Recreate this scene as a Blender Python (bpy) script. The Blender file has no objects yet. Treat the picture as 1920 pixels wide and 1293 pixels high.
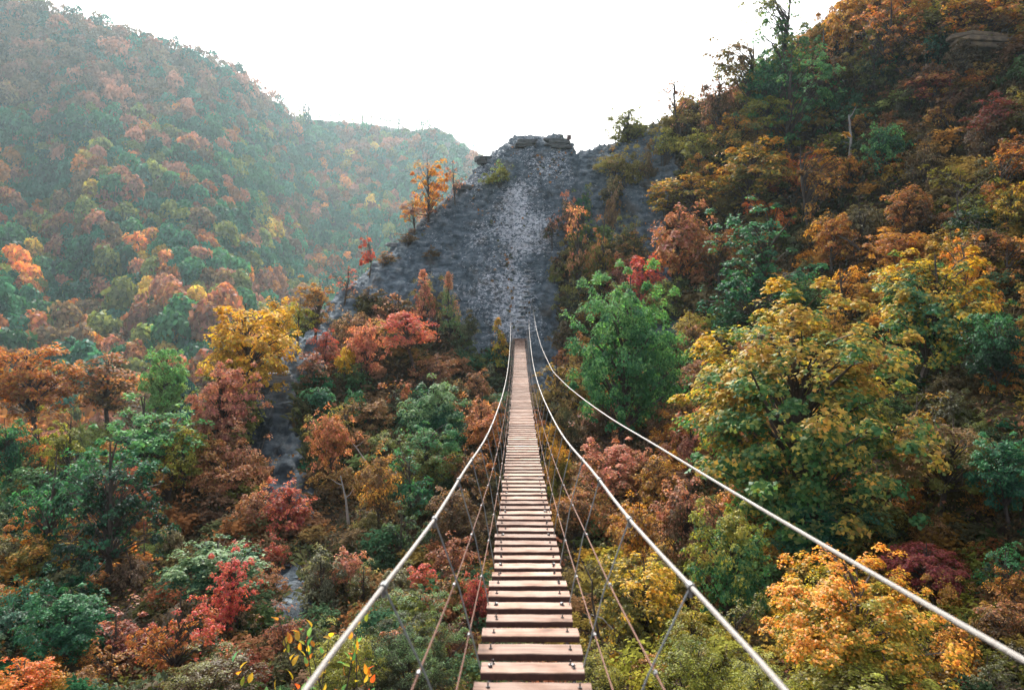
import bpy, math, random
import numpy as np
from mathutils import Vector, noise as mnoise
random.seed(7)
rng = np.random.default_rng(7)
C = bpy.context.scene.collection
scn = bpy.context.scene

# ------------------------------------------------------------------ camera, world, sun, exposure
F, U0, V0 = 1400.0, 960.0, 560.0            # focal length in photo pixels, principal column, horizon row
cam_d = bpy.data.cameras.new('camera'); cam = bpy.data.objects.new('camera', cam_d); C.objects.link(cam)
cam.location = (0, 0, 0); cam.rotation_euler = (math.radians(90), 0, 0)
cam_d.sensor_width = 36.0; cam_d.lens = 36.0 * F / 1920.0
cam_d.shift_y = -(646.5 - V0) / 1920.0
cam_d.clip_start = 0.1; cam_d.clip_end = 3000
cam_d.dof.use_dof = True; cam_d.dof.focus_distance = 16.0; cam_d.dof.aperture_fstop = 2.3
scn.camera = cam

SUN_EL, SUN_AZ = 42.0, -12.0                 # azimuth from +Y, positive towards +X
world = bpy.data.worlds.new('World'); scn.world = world; world.use_nodes = True
wn = world.node_tree.nodes; wl = world.node_tree.links
bg = wn['Background']
sky = wn.new('ShaderNodeTexSky'); sky.sky_type = 'NISHITA'; sky.sun_disc = False
sky.sun_elevation = math.radians(SUN_EL); sky.sun_rotation = math.radians(SUN_AZ)
sky.air_density = 1.0; sky.dust_density = 6.0; sky.ozone_density = 1.0
hs = wn.new('ShaderNodeHueSaturation'); hs.inputs['Saturation'].default_value = 0.42
wl.new(sky.outputs[0], hs.inputs['Color']); wl.new(hs.outputs[0], bg.inputs['Color'])
bg.inputs['Strength'].default_value = 0.12
sl = bpy.data.lights.new('sun', 'SUN'); sl.energy = 2.6; sl.angle = math.radians(7); sl.color = (1.0, 0.95, 0.87)
so = bpy.data.objects.new('sun', sl); C.objects.link(so)
e, a = math.radians(SUN_EL), math.radians(SUN_AZ)
sd = Vector((math.sin(a) * math.cos(e), math.cos(a) * math.cos(e), math.sin(e)))
so.rotation_euler = sd.to_track_quat('Z', 'Y').to_euler()
scn.view_settings.view_transform = 'Standard'; scn.view_settings.look = 'None'
scn.view_settings.gamma = 1.0; scn.view_settings.use_curve_mapping = False
scn.view_settings.exposure = 1.62
scn.cycles.max_bounces = 6; scn.cycles.diffuse_bounces = 3; scn.cycles.glossy_bounces = 2
scn.cycles.transmission_bounces = 3; scn.cycles.volume_bounces = 1; scn.cycles.transparent_max_bounces = 4
scn.cycles.use_denoising = True

# ------------------------------------------------------------------ helpers
def tag(o, label=None, cat=None, group=None, kind=None):
    if label: o['label'] = label
    if cat: o['category'] = cat
    if group: o['group'] = group
    if kind: o['kind'] = kind
    return o

def link(name, me, parent=None, mat=None, loc=None):
    o = bpy.data.objects.new(name, me); C.objects.link(o)
    if parent is not None: o.parent = parent
    if mat is not None and not me.materials: me.materials.append(mat)
    if loc is not None: o.location = loc
    return o

def empty(name, loc=(0, 0, 0), rz=0):
    o = bpy.data.objects.new(name, None); C.objects.link(o)
    o.location = loc; o.rotation_euler = (0, 0, rz); o.empty_display_size = 0.2
    return o

def mesh_np(name, verts, faces, smooth=False):
    """verts (n,3); faces (m,k) constant k"""
    me = bpy.data.meshes.new(name)
    verts = np.ascontiguousarray(verts, dtype=np.float32); faces = np.ascontiguousarray(faces, dtype=np.int32)
    m, k = faces.shape
    me.vertices.add(len(verts)); me.vertices.foreach_set('co', verts.ravel())
    me.loops.add(m * k); me.loops.foreach_set('vertex_index', faces.ravel())
    me.polygons.add(m); me.polygons.foreach_set('loop_start', np.arange(0, m * k, k, dtype=np.int32))
    me.polygons.foreach_set('loop_total', np.full(m, k, dtype=np.int32))
    if smooth: me.polygons.foreach_set('use_smooth', np.ones(m, dtype=bool))
    me.update(calc_edges=True)
    return me

def set_col(me, name, col):
    at = me.color_attributes.new(name, 'FLOAT_COLOR', 'POINT')
    c = np.ones((len(me.vertices), 4), dtype=np.float32); c[:, :col.shape[1]] = col
    at.data.foreach_set('color', c.ravel())

class MB:
    """collects tubes and boxes, then becomes one mesh object"""
    def __init__(s): s.v = []; s.f = []
    def tube(s, pts, rads, n=6, cap=True):
        pts = [Vector(p) for p in pts]
        if not hasattr(rads, '__len__'): rads = [rads] * len(pts)
        b = len(s.v); prev = None
        for i, p in enumerate(pts):
            t = (pts[min(i + 1, len(pts) - 1)] - pts[max(i - 1, 0)]).normalized()
            if prev is None:
                x = t.cross(Vector((0, 0, 1)))
                if x.length < 0.1: x = t.cross(Vector((0, 1, 0)))
            else: x = prev - t * prev.dot(t)
            x.normalize(); prev = x; y = t.cross(x)
            for k in range(n):
                an = 2 * math.pi * k / n
                s.v.append(tuple(p + (x * math.cos(an) + y * math.sin(an)) * rads[i]))
        for i in range(len(pts) - 1):
            for k in range(n):
                k2 = (k + 1) % n
                s.f.append((b + i * n + k, b + i * n + k2, b + (i + 1) * n + k2, b + (i + 1) * n + k))
        if cap:
            s.f.append(tuple(b + k for k in range(n))[::-1]); e_ = b + (len(pts) - 1) * n
            s.f.append(tuple(e_ + k for k in range(n)))
        return s
    def box(s, c, d, rot=0.0, bev=0.0):
        b = len(s.v); cx, cy, cz = c; dx, dy, dz = [q / 2 for q in d]
        for z in (-1, 1):
            for x, y in ((-1, -1), (1, -1), (1, 1), (-1, 1)):
                q = (1 - bev) if z > 0 else 1
                X, Y = x * dx * q, y * dy * q
                s.v.append((cx + X * math.cos(rot) - Y * math.sin(rot), cy + X * math.sin(rot) + Y * math.cos(rot), cz + z * dz))
        for f in ((3, 2, 1, 0), (4, 5, 6, 7), (0, 1, 5, 4), (1, 2, 6, 5), (2, 3, 7, 6), (3, 0, 4, 7)):
            s.f.append(tuple(b + i for i in f))
        return s
    def mesh(s, name, smooth=True):
        me = bpy.data.meshes.new(name); me.from_pydata(s.v, [], s.f)
        if smooth:
            me.polygons.foreach_set('use_smooth', np.ones(len(me.polygons), dtype=bool))
            try: me.set_sharp_from_angle(angle=math.radians(40))
            except Exception: pass
        me.update(); return me
    def build(s, name, mat, parent=None, smooth=True):
        return link(name, s.mesh(name, smooth), parent, mat)

# ------------------------------------------------------------------ materials
def nt(name):
    m = bpy.data.materials.new(name); m.use_nodes = True
    t = m.node_tree; t.nodes.clear()
    out = t.nodes.new('ShaderNodeOutputMaterial')
    def N(kind, **kw):
        n = t.nodes.new('ShaderNode' + kind)
        for k, v in kw.items():
            if k in n.inputs: n.inputs[k].default_value = v
            else: setattr(n, k, v)
        return n
    return m, t, out, N
def L(t, a_, b_): t.links.new(a_, b_)
def ramp(N, stops, interp='LINEAR'):
    r = N('ValToRGB'); r.color_ramp.interpolation = interp
    el = r.color_ramp.elements
    while len(el) > 1: el.remove(el[-1])
    el[0].position = stops[0][0]; el[0].color = (*stops[0][1], 1)
    for p, c in stops[1:]:
        e_ = el.new(p); e_.color = (*c, 1)
    return r
def mixc(t, N, fac, A, B, mode='MIX'):
    n = N('Mix', data_type='RGBA', blend_type=mode)
    if isinstance(fac, (int, float)): n.inputs[0].default_value = fac
    else: L(t, fac, n.inputs[0])
    for i, x in ((6, A), (7, B)):
        if isinstance(x, tuple): n.inputs[i].default_value = (*x, 1)
        else: L(t, x, n.inputs[i])
    return n.outputs[2]
def math_(t, N, op, A, B=None, clamp=False):
    n = N('Math', operation=op, use_clamp=clamp)
    for i, x in ((0, A), (1, B)):
        if x is None: continue
        if isinstance(x, (int, float)): n.inputs[i].default_value = x
        else: L(t, x, n.inputs[i])
    return n.outputs[0]

def leaf_material(name, transl=0.38, noise_scale=0.9):
    m, t, out, N = nt(name)
    lo = N('Attribute', attribute_type='OBJECT', attribute_name='color_low')
    hi = N('Attribute', attribute_type='OBJECT', attribute_name='color_high')
    va = N('Attribute', attribute_type='GEOMETRY', attribute_name='leaf')
    sep = N('SeparateColor'); L(t, va.outputs['Color'], sep.inputs[0])
    geo = N('NewGeometry')
    no = N('TexNoise', Scale=noise_scale, Detail=2.0); L(t, geo.outputs['Position'], no.inputs['Vector'])
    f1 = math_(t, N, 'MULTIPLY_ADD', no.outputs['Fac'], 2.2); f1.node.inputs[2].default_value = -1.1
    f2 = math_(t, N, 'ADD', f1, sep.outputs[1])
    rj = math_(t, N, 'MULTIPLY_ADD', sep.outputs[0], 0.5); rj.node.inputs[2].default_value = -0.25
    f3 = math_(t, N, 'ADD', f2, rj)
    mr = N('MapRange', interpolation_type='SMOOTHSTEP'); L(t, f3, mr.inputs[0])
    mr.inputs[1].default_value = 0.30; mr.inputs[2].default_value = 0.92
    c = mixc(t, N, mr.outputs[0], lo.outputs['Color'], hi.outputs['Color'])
    hsv = N('HueSaturation')
    h_ = math_(t, N, 'MULTIPLY_ADD', sep.outputs[2], 0.05); h_.node.inputs[2].default_value = 0.475
    v_ = math_(t, N, 'MULTIPLY_ADD', sep.outputs[0], 0.9); v_.node.inputs[2].default_value = 0.58
    L(t, h_, hsv.inputs['Hue']); L(t, v_, hsv.inputs['Value']); L(t, c, hsv.inputs['Color'])
    d = N('BsdfDiffuse', Roughness=0.5); tr = N('BsdfTranslucent'); g = N('BsdfGlossy', Roughness=0.45)
    L(t, hsv.outputs[0], d.inputs['Color'])
    tc = mixc(t, N, 1.0, hsv.outputs[0], (1.0, 0.95, 0.55), 'MULTIPLY')
    L(t, tc, tr.inputs['Color']); g.inputs['Color'].default_value = (1, 1, 1, 1)
    m1 = N('MixShader'); m1.inputs[0].default_value = transl
    L(t, d.outputs[0], m1.inputs[1]); L(t, tr.outputs[0], m1.inputs[2])
    m2 = N('MixShader'); m2.inputs[0].default_value = 0.015
    L(t, m1.outputs[0], m2.inputs[1]); L(t, g.outputs[0], m2.inputs[2]); L(t, m2.outputs[0], out.inputs[0])
    return m

def vcol_leaf_material(name, transl=0.3):
    m, t, out, N = nt(name)
    va = N('Attribute', attribute_type='GEOMETRY', attribute_name='tint')
    d = N('BsdfDiffuse', Roughness=0.5); tr = N('BsdfTranslucent')
    L(t, va.outputs['Color'], d.inputs['Color']); L(t, va.outputs['Color'], tr.inputs['Color'])
    m1 = N('MixShader'); m1.inputs[0].default_value = transl
    L(t, d.outputs[0], m1.inputs[1]); L(t, tr.outputs[0], m1.inputs[2]); L(t, m1.outputs[0], out.inputs[0])
    return m

def simple(name, col, rough=0.6, metal=0.0, noise_amt=0.25, scale=8.0, bump=0.2, stretch=None, col2=None):
    m, t, out, N = nt(name)
    p = N('BsdfPrincipled', Roughness=rough, Metallic=metal)
    tc = N('TexCoord'); mp = N('Mapping'); L(t, tc.outputs['Object'], mp.inputs[0])
    if stretch: mp.inputs['Scale'].default_value = stretch
    no = N('TexNoise', Scale=scale, Detail=6.0, Roughness=0.65); L(t, mp.outputs[0], no.inputs['Vector'])
    c2 = col2 or tuple(max(0, x * (1 - noise_amt * 2)) for x in col)
    r = ramp(N, [(0.3, c2), (0.7, col)]); L(t, no.outputs['Fac'], r.inputs[0]); L(t, r.outputs[0], p.inputs['Base Color'])
    if bump:
        b = N('Bump', Strength=bump, Distance=0.02); L(t, no.outputs['Fac'], b.inputs['Height']); L(t, b.outputs[0], p.inputs['Normal'])
    L(t, p.outputs[0], out.inputs[0])
    return m

M = {}
M['leaf'] = leaf_material('foliage')
M['tint'] = vcol_leaf_material('undergrowth_leaves')
M['bark'] = simple('bark', (0.11, 0.085, 0.07), 0.9, 0, 0.35, 14, 0.6)
M['pale_bark'] = simple('pale_dead_wood', (0.42, 0.39, 0.36), 0.8, 0, 0.2, 14, 0.4)
M['cable'] = simple('galvanised_cable', (0.29, 0.265, 0.24), 0.65, 0.1, 0.12, 60, 0.5, (1, 1, 1))
M['wire'] = simple('grey_wire', (0.34, 0.37, 0.38), 0.5, 0.5, 0.2, 30, 0.2)
M['rust'] = simple('rusty_rope', (0.17, 0.07, 0.04), 0.85, 0.0, 0.25, 25, 0.4)
M['steel'] = simple('steel_clamp', (0.22, 0.22, 0.22), 0.6, 0.6, 0.15, 30, 0.1)
M['bolt'] = simple('dark_bolt', (0.06, 0.05, 0.05), 0.5, 0.7, 0.2, 30, 0.1)
M['sign'] = simple('weathered_sign', (0.12, 0.05, 0.05), 0.7, 0, 0.2, 10, 0.1)

def plank_material():
    m, t, out, N = nt('weathered_plank')
    p = N('BsdfPrincipled'); tc = N('TexCoord'); oi = N('ObjectInfo')
    off = N('VectorMath', operation='ADD'); mul = N('VectorMath', operation='SCALE')
    cmb = N('CombineXYZ'); L(t, oi.outputs['Random'], cmb.inputs[0]); L(t, oi.outputs['Random'], cmb.inputs[1]); L(t, oi.outputs['Random'], cmb.inputs[2])
    L(t, cmb.outputs[0], mul.inputs[0]); mul.inputs['Scale'].default_value = 37.0
    L(t, tc.outputs['Object'], off.inputs[0]); L(t, mul.outputs[0], off.inputs[1])
    mp = N('Mapping'); mp.inputs['Scale'].default_value = (2.5, 42, 42); L(t, off.outputs[0], mp.inputs[0])
    no = N('TexNoise', Scale=1.0, Detail=6.0, Roughness=0.6); L(t, mp.outputs[0], no.inputs['Vector'])
    r = ramp(N, [(0.25, (0.12, 0.062, 0.043)), (0.5, (0.29, 0.19, 0.145)), (0.8, (0.44, 0.315, 0.25))]); L(t, no.outputs['Fac'], r.inputs[0])
    n2 = N('TexNoise', Scale=5.0, Detail=3.0); L(t, off.outputs[0], n2.inputs['Vector'])
    r2 = ramp(N, [(0.42, (1, 1, 1)), (0.60, (0.80, 0.68, 0.60)), (0.74, (0.45, 0.36, 0.33))]); L(t, n2.outputs['Fac'], r2.inputs[0])
    c = mixc(t, N, 1.0, r.outputs[0], r2.outputs[0], 'MULTIPLY')
    hv = N('HueSaturation'); vv = math_(t, N, 'MULTIPLY_ADD', oi.outputs['Random'], 0.55); vv.node.inputs[2].default_value = 0.68
    L(t, vv, hv.inputs['Value']); L(t, c, hv.inputs['Color']); L(t, hv.outputs[0], p.inputs['Base Color'])
    p.inputs['Roughness'].default_value = 0.72; p.inputs['Specular IOR Level'].default_value = 0.2
    b = N('Bump', Strength=0.35, Distance=0.004); L(t, no.outputs['Fac'], b.inputs['Height']); L(t, b.outputs[0], p.inputs['Normal'])
    L(t, p.outputs[0], out.inputs[0]); return m
M['plank'] = plank_material()
M['edge'] = simple('shade_painted_plank_edge', (0.10, 0.040, 0.028), 0.8, 0, 0.25, 30, 0.3)  # shade on the backlit plank sides painted in as darker brown

def terrain_material():
    m, t, out, N = nt('rock_and_soil')
    p = N('BsdfPrincipled', Roughness=0.95); p.inputs['Specular IOR Level'].default_value = 0.08
    geo = N('NewGeometry'); at = N('Attribute', attribute_type='GEOMETRY', attribute_name='ground')
    sep = N('SeparateColor'); L(t, at.outputs['Color'], sep.inputs[0])
    pos = geo.outputs['Position']
    # rock: blue grey slate with bedding and pale flakes
    mp = N('Mapping'); mp.inputs['Rotation'].default_value = (0, math.radians(12), 0); mp.inputs['Scale'].default_value = (0.9, 0.7, 1.9); L(t, pos, mp.inputs[0])
    st = N('TexNoise', Scale=1.5, Detail=8.0, Roughness=0.7); L(t, mp.outputs[0], st.inputs['Vector'])
    rk = ramp(N, [(0.3, (0.024, 0.034, 0.044)), (0.5, (0.095, 0.122, 0.145)), (0.70, (0.23, 0.26, 0.285))]); L(t, st.outputs['Fac'], rk.inputs[0])
    sp = N('TexNoise', Scale=4.6, Detail=6.0, Roughness=0.72, Distortion=0.8)
    mp2 = N('Mapping'); mp2.inputs['Scale'].default_value = (1, 1, 1.7); L(t, pos, mp2.inputs[0]); L(t, mp2.outputs[0], sp.inputs['Vector'])
    th = math_(t, N, 'MULTIPLY_ADD', sep.outputs[1], -0.22); th.node.inputs[2].default_value = 0.665
    df = math_(t, N, 'SUBTRACT', sp.outputs['Fac'], th)
    fl = math_(t, N, 'MULTIPLY', df, 14.0, True)
    vs = N('TexNoise', Scale=14.0, Detail=3.0); L(t, pos, vs.inputs['Vector'])
    fr = ramp(N, [(0.35, (0.36, 0.38, 0.42)), (0.65, (0.68, 0.68, 0.70))]); L(t, vs.outputs['Fac'], fr.inputs[0])
    brn = N('TexNoise', Scale=0.6, Detail=5.0, Roughness=0.7); L(t, pos, brn.inputs['Vector'])
    br_ = ramp(N, [(0.55, (0, 0, 0)), (0.68, (1, 1, 1))]); L(t, brn.outputs['Fac'], br_.inputs[0])
    rk2 = mixc(t, N, math_(t, N, 'MULTIPLY', br_.outputs[0], .55), rk.outputs[0], (.10, .075, .05))
    rk3 = mixc(t, N, math_(t, N, 'MULTIPLY', sep.outputs[2], .6), rk2, (.012, .016, .022))  # shade on the lower slabs painted into the slate colour
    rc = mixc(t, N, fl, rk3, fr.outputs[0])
    # soil
    sn = N('TexNoise', Scale=1.7, Detail=9.0, Roughness=0.75); L(t, pos, sn.inputs['Vector'])
    sr = ramp(N, [(0.3, (0.022, 0.017, 0.014)), (0.5, (0.06, 0.042, 0.03)), (0.62, (0.09, 0.075, 0.045)), (0.75, (0.13, 0.075, 0.05))]); L(t, sn.outputs['Fac'], sr.inputs[0])
    en = N('TexNoise', Scale=1.3, Detail=6.0, Roughness=0.7); L(t, pos, en.inputs['Vector'])
    ms = math_(t, N, 'ADD', sep.outputs[0], math_(t, N, 'MULTIPLY_ADD', en.outputs['Fac'], 1.0)); ms.node.inputs[1].links[0].from_node.inputs[2].default_value = -0.5
    mm = N('MapRange', interpolation_type='SMOOTHSTEP'); L(t, ms, mm.inputs[0]); mm.inputs[1].default_value = 0.4; mm.inputs[2].default_value = 0.6
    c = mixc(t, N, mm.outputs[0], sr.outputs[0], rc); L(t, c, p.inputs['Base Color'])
    b = N('Bump', Strength=0.9, Distance=0.18); L(t, st.outputs['Fac'], b.inputs['Height'])
    b2 = N('Bump', Strength=0.8, Distance=0.05); L(t, sp.outputs['Fac'], b2.inputs['Height']); L(t, b.outputs[0], b2.inputs['Normal'])
    L(t, b2.outputs[0], p.inputs['Normal']); L(t, p.outputs[0], out.inputs[0]); return m
M['terrain'] = terrain_material()
M['ledge'] = simple('pale_ledge_rock', (0.42, 0.42, 0.42), 0.85, 0, 0.3, 3.0, 1.0, (1, 1, 4), (0.12, 0.13, 0.14))
M['dark_rock'] = simple('dark_ledge_rock', (0.17, 0.18, 0.18), 0.85, 0, 0.3, 3.0, 1.0, (1, 1, 4), (0.05, 0.055, 0.06))
M['brown_rock'] = simple('dry_brown_rock', (0.30, 0.22, 0.14), 0.95, 0, 0.3, 2.2, 1.0, (1, 1, 1.6), (0.06, 0.05, 0.045))
M['step'] = simple('worn_step_stone', (0.50, 0.52, 0.53), 0.9, 0, 0.2, 6.0, 0.5)
M['far_soil'] = simple('far_forest_floor', (0.045, 0.042, 0.035), 0.95, 0, 0.2, 0.05, 0)

# ------------------------------------------------------------------ the near terrain: height field through surveyed points
def P(u, v, D): return ((u - U0) / F * D, D, (V0 - v) / F * D)
anch = [(-3, -4, -2.3), (3, -4, -2.3), (0, -1, -2.4), (0, 2.5, -4.0), (-6, 0, -4.2), (8, 0, -3.4), (0, -10, -1.8), (-14, -6, -5), (14, -6, -1.5),
        (-14, 8, -6.8), (-16, 44, -8.2), (-18, 38, -8.6), (-13.5, 52, -6.5), (-9.5, 58, -1), (-5, 63, 4), (-1, 65, 7.5), (4, 67, 8), (12, 68, 9.5), (22, 64, 15),
        (-26, 30, -9.6), (-30, 48, -9.6), (-20, 62, -14), (-34, 62, -17), (-10, 75, -14), (10, 88, -4), (30, 84, 10), (48, 60, 30), (46, 25, 14), (40, 0, 8), (22, 5, 1.5),
        (22, -8, 1), (-24, 12, -11), (-26, -6, -12), (-46, 20, -14), (-46, 50, -14), (-46, 66, -24), (-46, 92, -44), (-15, 92, -28), (50, 92, 16), (52, -8, 14), (-46, -8, -20)]
anch += [P(*q) for q in [
    (960, 1293, 11), (700, 1293, 10.5), (300, 1293, 12), (0, 1293, 13), (1300, 1293, 10.5), (1600, 1293, 11), (1920, 1293, 10.5),
    (960, 1100, 19), (600, 1100, 18), (300, 1100, 19), (0, 1100, 22), (1300, 1100, 17), (1650, 1100, 16), (1920, 1120, 14),
    (960, 900, 30), (700, 900, 27), (450, 950, 25), (200, 950, 29), (0, 950, 34), (1150, 900, 28), (1400, 900, 24), (1650, 900, 20), (1920, 900, 17.5),
    (960, 750, 39), (850, 750, 36.5), (700, 750, 35), (560, 770, 32.5), (1080, 750, 37), (1250, 750, 33), (1500, 750, 28), (1750, 750, 24), (1920, 700, 22.5),
    (975, 642, 45.4), (930, 640, 45), (850, 650, 43), (720, 640, 42), (630, 620, 41.5), (1020, 640, 45.4), (1060, 640, 45), (1200, 620, 42), (1400, 600, 37), (1650, 560, 31), (1920, 500, 28),
    (975, 450, 50), (850, 470, 50), (740, 470, 49.5), (1080, 450, 50), (1250, 450, 48), (1450, 430, 44), (1700, 400, 37), (1920, 300, 34),
    (1020, 250, 58), (1050, 250, 58), (965, 260, 57.8), (905, 300, 56.5), (860, 345, 55), (820, 382, 53.5), (770, 432, 51.5), (1076, 280, 58), (1100, 272, 57), (1135, 258, 57), (1200, 245, 58), (1300, 215, 56), (1400, 165, 53),
    (1540, 62, 52), (1500, 300, 47), (1700, 200, 43), (1800, 60, 44), (1920, 100, 41), (1680, -35, 50), (1750, -80, 51), (1920, -90, 48),
    (650, 540, 46), (700, 488, 48.5), (600, 590, 43.5), (560, 640, 40), (500, 705, 36.5), (480, 830, 31), (540, 960, 25), (600, 1020, 21.5)]]
AN = np.array(anch, dtype=float)
def _phi(r): return r
def _fit():
    n = len(AN); d = np.linalg.norm(AN[:, None, :2] - AN[None, :, :2], axis=2)
    A = np.zeros((n + 3, n + 3)); A[:n, :n] = -_phi(d) + np.eye(n) * -0.25
    A[:n, n] = 1; A[:n, n + 1:] = AN[:, :2]; A[n, :n] = 1; A[n + 1:, :n] = AN[:, :2].T
    b = np.zeros(n + 3); b[:n] = AN[:, 2]
    return np.linalg.solve(A, b)
W_ = _fit()
def H0(x, y):
    x = np.asarray(x, float); y = np.asarray(y, float); sh = x.shape; x = x.ravel(); y = y.ravel()
    out = np.empty_like(x)
    for i in range(0, len(x), 20000):
        xs, ys = x[i:i + 20000], y[i:i + 20000]
        d = np.hypot(xs[:, None] - AN[None, :, 0], ys[:, None] - AN[None, :, 1])
        out[i:i + 20000] = -_phi(d) @ W_[:len(AN)] + W_[-3] + W_[-2] * xs + W_[-1] * ys
    return out.reshape(sh)

def vnoise(x, y, seed=0, freq=1.0, octaves=4, z=None):
    """numpy value noise, roughly -1..1"""
    x = np.asarray(x, float) * freq; y = np.asarray(y, float) * freq
    tot = np.zeros_like(x); amp = 1.0; norm = 0
    for o in range(octaves):
        xi = np.floor(x).astype(np.int64); yi = np.floor(y).astype(np.int64); fx = x - xi; fy = y - yi
        fx = fx * fx * (3 - 2 * fx); fy = fy * fy * (3 - 2 * fy)
        def h(a_, b_):
            n = (a_ * 374761393 + b_ * 668265263 + (seed + o * 17) * 1442695041) & 0xffffffff
            n = ((n ^ (n >> 13)) * 1274126177) & 0xffffffff
            n = (n ^ (n >> 16)) & 0xffffffff
            return n / 2147483647.5 - 1
        tot += amp * ((h(xi, yi) * (1 - fx) + h(xi + 1, yi) * fx) * (1 - fy) + (h(xi, yi + 1) * (1 - fx) + h(xi + 1, yi + 1) * fx) * fy)
        norm += amp; amp *= 0.5; x = x * 2.03 + 5.1; y = y * 2.03 + 9.7
    return tot / norm

def inpoly(u, v, poly):
    ins = np.zeros(u.shape, bool); n = len(poly)
    for i in range(n):
        x1, y1 = poly[i]; x2, y2 = poly[(i + 1) % n]
        c = ((y1 > v) != (y2 > v)) & (u < (x2 - x1) * (v - y1) / (y2 - y1 + 1e-9) + x1)
        ins ^= c
    return ins
SLAB = [(1068, 240), (960, 240), (880, 290), (780, 390), (700, 470), (590, 570), (640, 620), (700, 560), (780, 600), (860, 620), (880, 680), (940, 640), (980, 700), (1010, 790), (1060, 700), (1050, 600), (1040, 480), (1090, 440), (1180, 500), (1240, 620), (1280, 620), (1245, 430), (1270, 330), (1240, 225)]
SLAB2 = [(480, 690), (600, 640), (620, 700), (560, 740), (550, 800), (590, 900), (590, 990), (500, 960), (455, 850)]
SLAB4 = [(490, 1060), (560, 1040), (600, 1100), (580, 1190), (500, 1180)]
SLAB5 = [(655, 540), (560, 640), (485, 700), (510, 770), (570, 700), (620, 660), (700, 600)]
SLAB3 = [(1185, 560), (1250, 560), (1290, 640), (1230, 650)]
RXY = []
N_X, N_Y = 330, 420
gx = np.linspace(-46, 52, N_X); gy = -9 + 101 * np.linspace(0, 1, N_Y)
GX, GY = np.meshgrid(gx, gy)
GH = H0(GX, GY)
GU = U0 + F * GX / np.maximum(GY, 1); GV = V0 - F * GH / np.maximum(GY, 1)
RK = (inpoly(GU, GV, SLAB) | inpoly(GU, GV, SLAB2) | inpoly(GU, GV, SLAB3) | inpoly(GU, GV, SLAB4) | inpoly(GU, GV, SLAB5)).astype(float)
RK[(GY < 8) | (GY > 62)] = 0
def blur(a_, n=2):
    for _ in range(n):
        a_ = (a_ + np.roll(a_, 1, 0) + np.roll(a_, -1, 0) + np.roll(a_, 1, 1) + np.roll(a_, -1, 1)) / 5
    return a_
RK = blur(RK, 4); RK = np.clip((RK - .5 + .55 * vnoise(GX, GY + GH, 61, .8, 4)) * 1.6 + .5, 0, 1) * (RK > .02)
# relief: lumpy soil, layered ledges on the slate
soilr = vnoise(GX, GY, 3, 0.30, 5) * 0.85 + vnoise(GX, GY, 11, 1.3, 3) * 0.16
bed = (GH + 0.22 * GX - 0.12 * GY + 0.7 * vnoise(GX, GY, 5, 0.35, 3)) / 0.55
saw = bed - np.floor(bed); led = (np.where(saw < 0.75, saw / 0.75, (1 - saw) / 0.25) - 0.5) * 0.16
rockr = led + vnoise(GX, GY, 21, 0.35, 4) * 0.5
near_cl = np.clip((np.hypot(GX - 0.6, GY - 45.5) - 1.5) / 3, 0.05, 1)
GH = GH - 0.6 * np.clip((GU - 1072) / 10, 0, 1) * np.clip((1260 - GU) / 120, 0, 1) * np.clip((GY - 47.5) / 1.5, 0, 1) * (GY < 70)
GH = GH + (soilr * (1 - RK) + rockr * RK) * near_cl
def grid_lookup(A, x, y):
    fx = (np.asarray(x) - gx[0]) / (gx[1] - gx[0]); fy = (np.asarray(y) - gy[0]) / (gy[1] - gy[0])
    fx = np.clip(fx, 0, N_X - 1.001); fy = np.clip(fy, 0, N_Y - 1.001)
    i = fx.astype(int); j = fy.astype(int); a_ = fx - i; b_ = fy - j
    return (A[j, i] * (1 - a_) + A[j, i + 1] * a_) * (1 - b_) + (A[j + 1, i] * (1 - a_) + A[j + 1, i + 1] * a_) * b_
def H(x, y): return grid_lookup(GH, np.asarray(x, float), np.asarray(y, float))
def hit(u, v, d0=6.0, d1=85.0):
    """distance at which the sight line through a photo point meets the ground (or passes closest over a crest)"""
    D = np.arange(d0, d1, 0.1); z = (V0 - v) / F * D; g = H((u - U0) / F * D, D)
    k = np.nonzero(g >= z)[0]
    if len(k): return float(D[k[0]]), True
    q = np.argmin((z - g) / D); return float(D[q]), False

dens = np.clip(0.50 + 1.05 * vnoise(GX, GH * 0.7 + GY * 0.5, 41, 0.42, 4), 0, 1)
dens += np.exp(-((GU - (1010 - 0.12 * (GV - 300))) / 55) ** 2) * 0.5 * (GV < 620)
dens *= np.where(GV > 650, .25, 1.0) * np.where(GU > 1075, 0.45, 1.0) * np.where((GU < 760) | (GV > 640), 0.5, 1.0)
verts = np.stack([GX.ravel(), GY.ravel(), GH.ravel()], 1)
idx = np.arange(N_X * N_Y).reshape(N_Y, N_X)
quads = np.stack([idx[:-1, :-1].ravel(), idx[:-1, 1:].ravel(), idx[1:, 1:].ravel(), idx[1:, :-1].ravel()], 1)
rkf = RK.ravel()[quads].mean(1)
colr = np.stack([RK.ravel(), np.clip(dens, 0, 1.3).ravel() / 1.3, np.zeros(N_X * N_Y)], 1)
def sub_mesh(name, mask):
    q = quads[mask]; used, inv = np.unique(q.ravel(), return_inverse=True)
    me = mesh_np(name, verts[used], inv.reshape(-1, 4), True); set_col(me, 'ground', colr[used]); return me
tag(link('hillside', sub_mesh('hillside', rkf < 0.5), None, M['terrain']), kind='structure')
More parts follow.
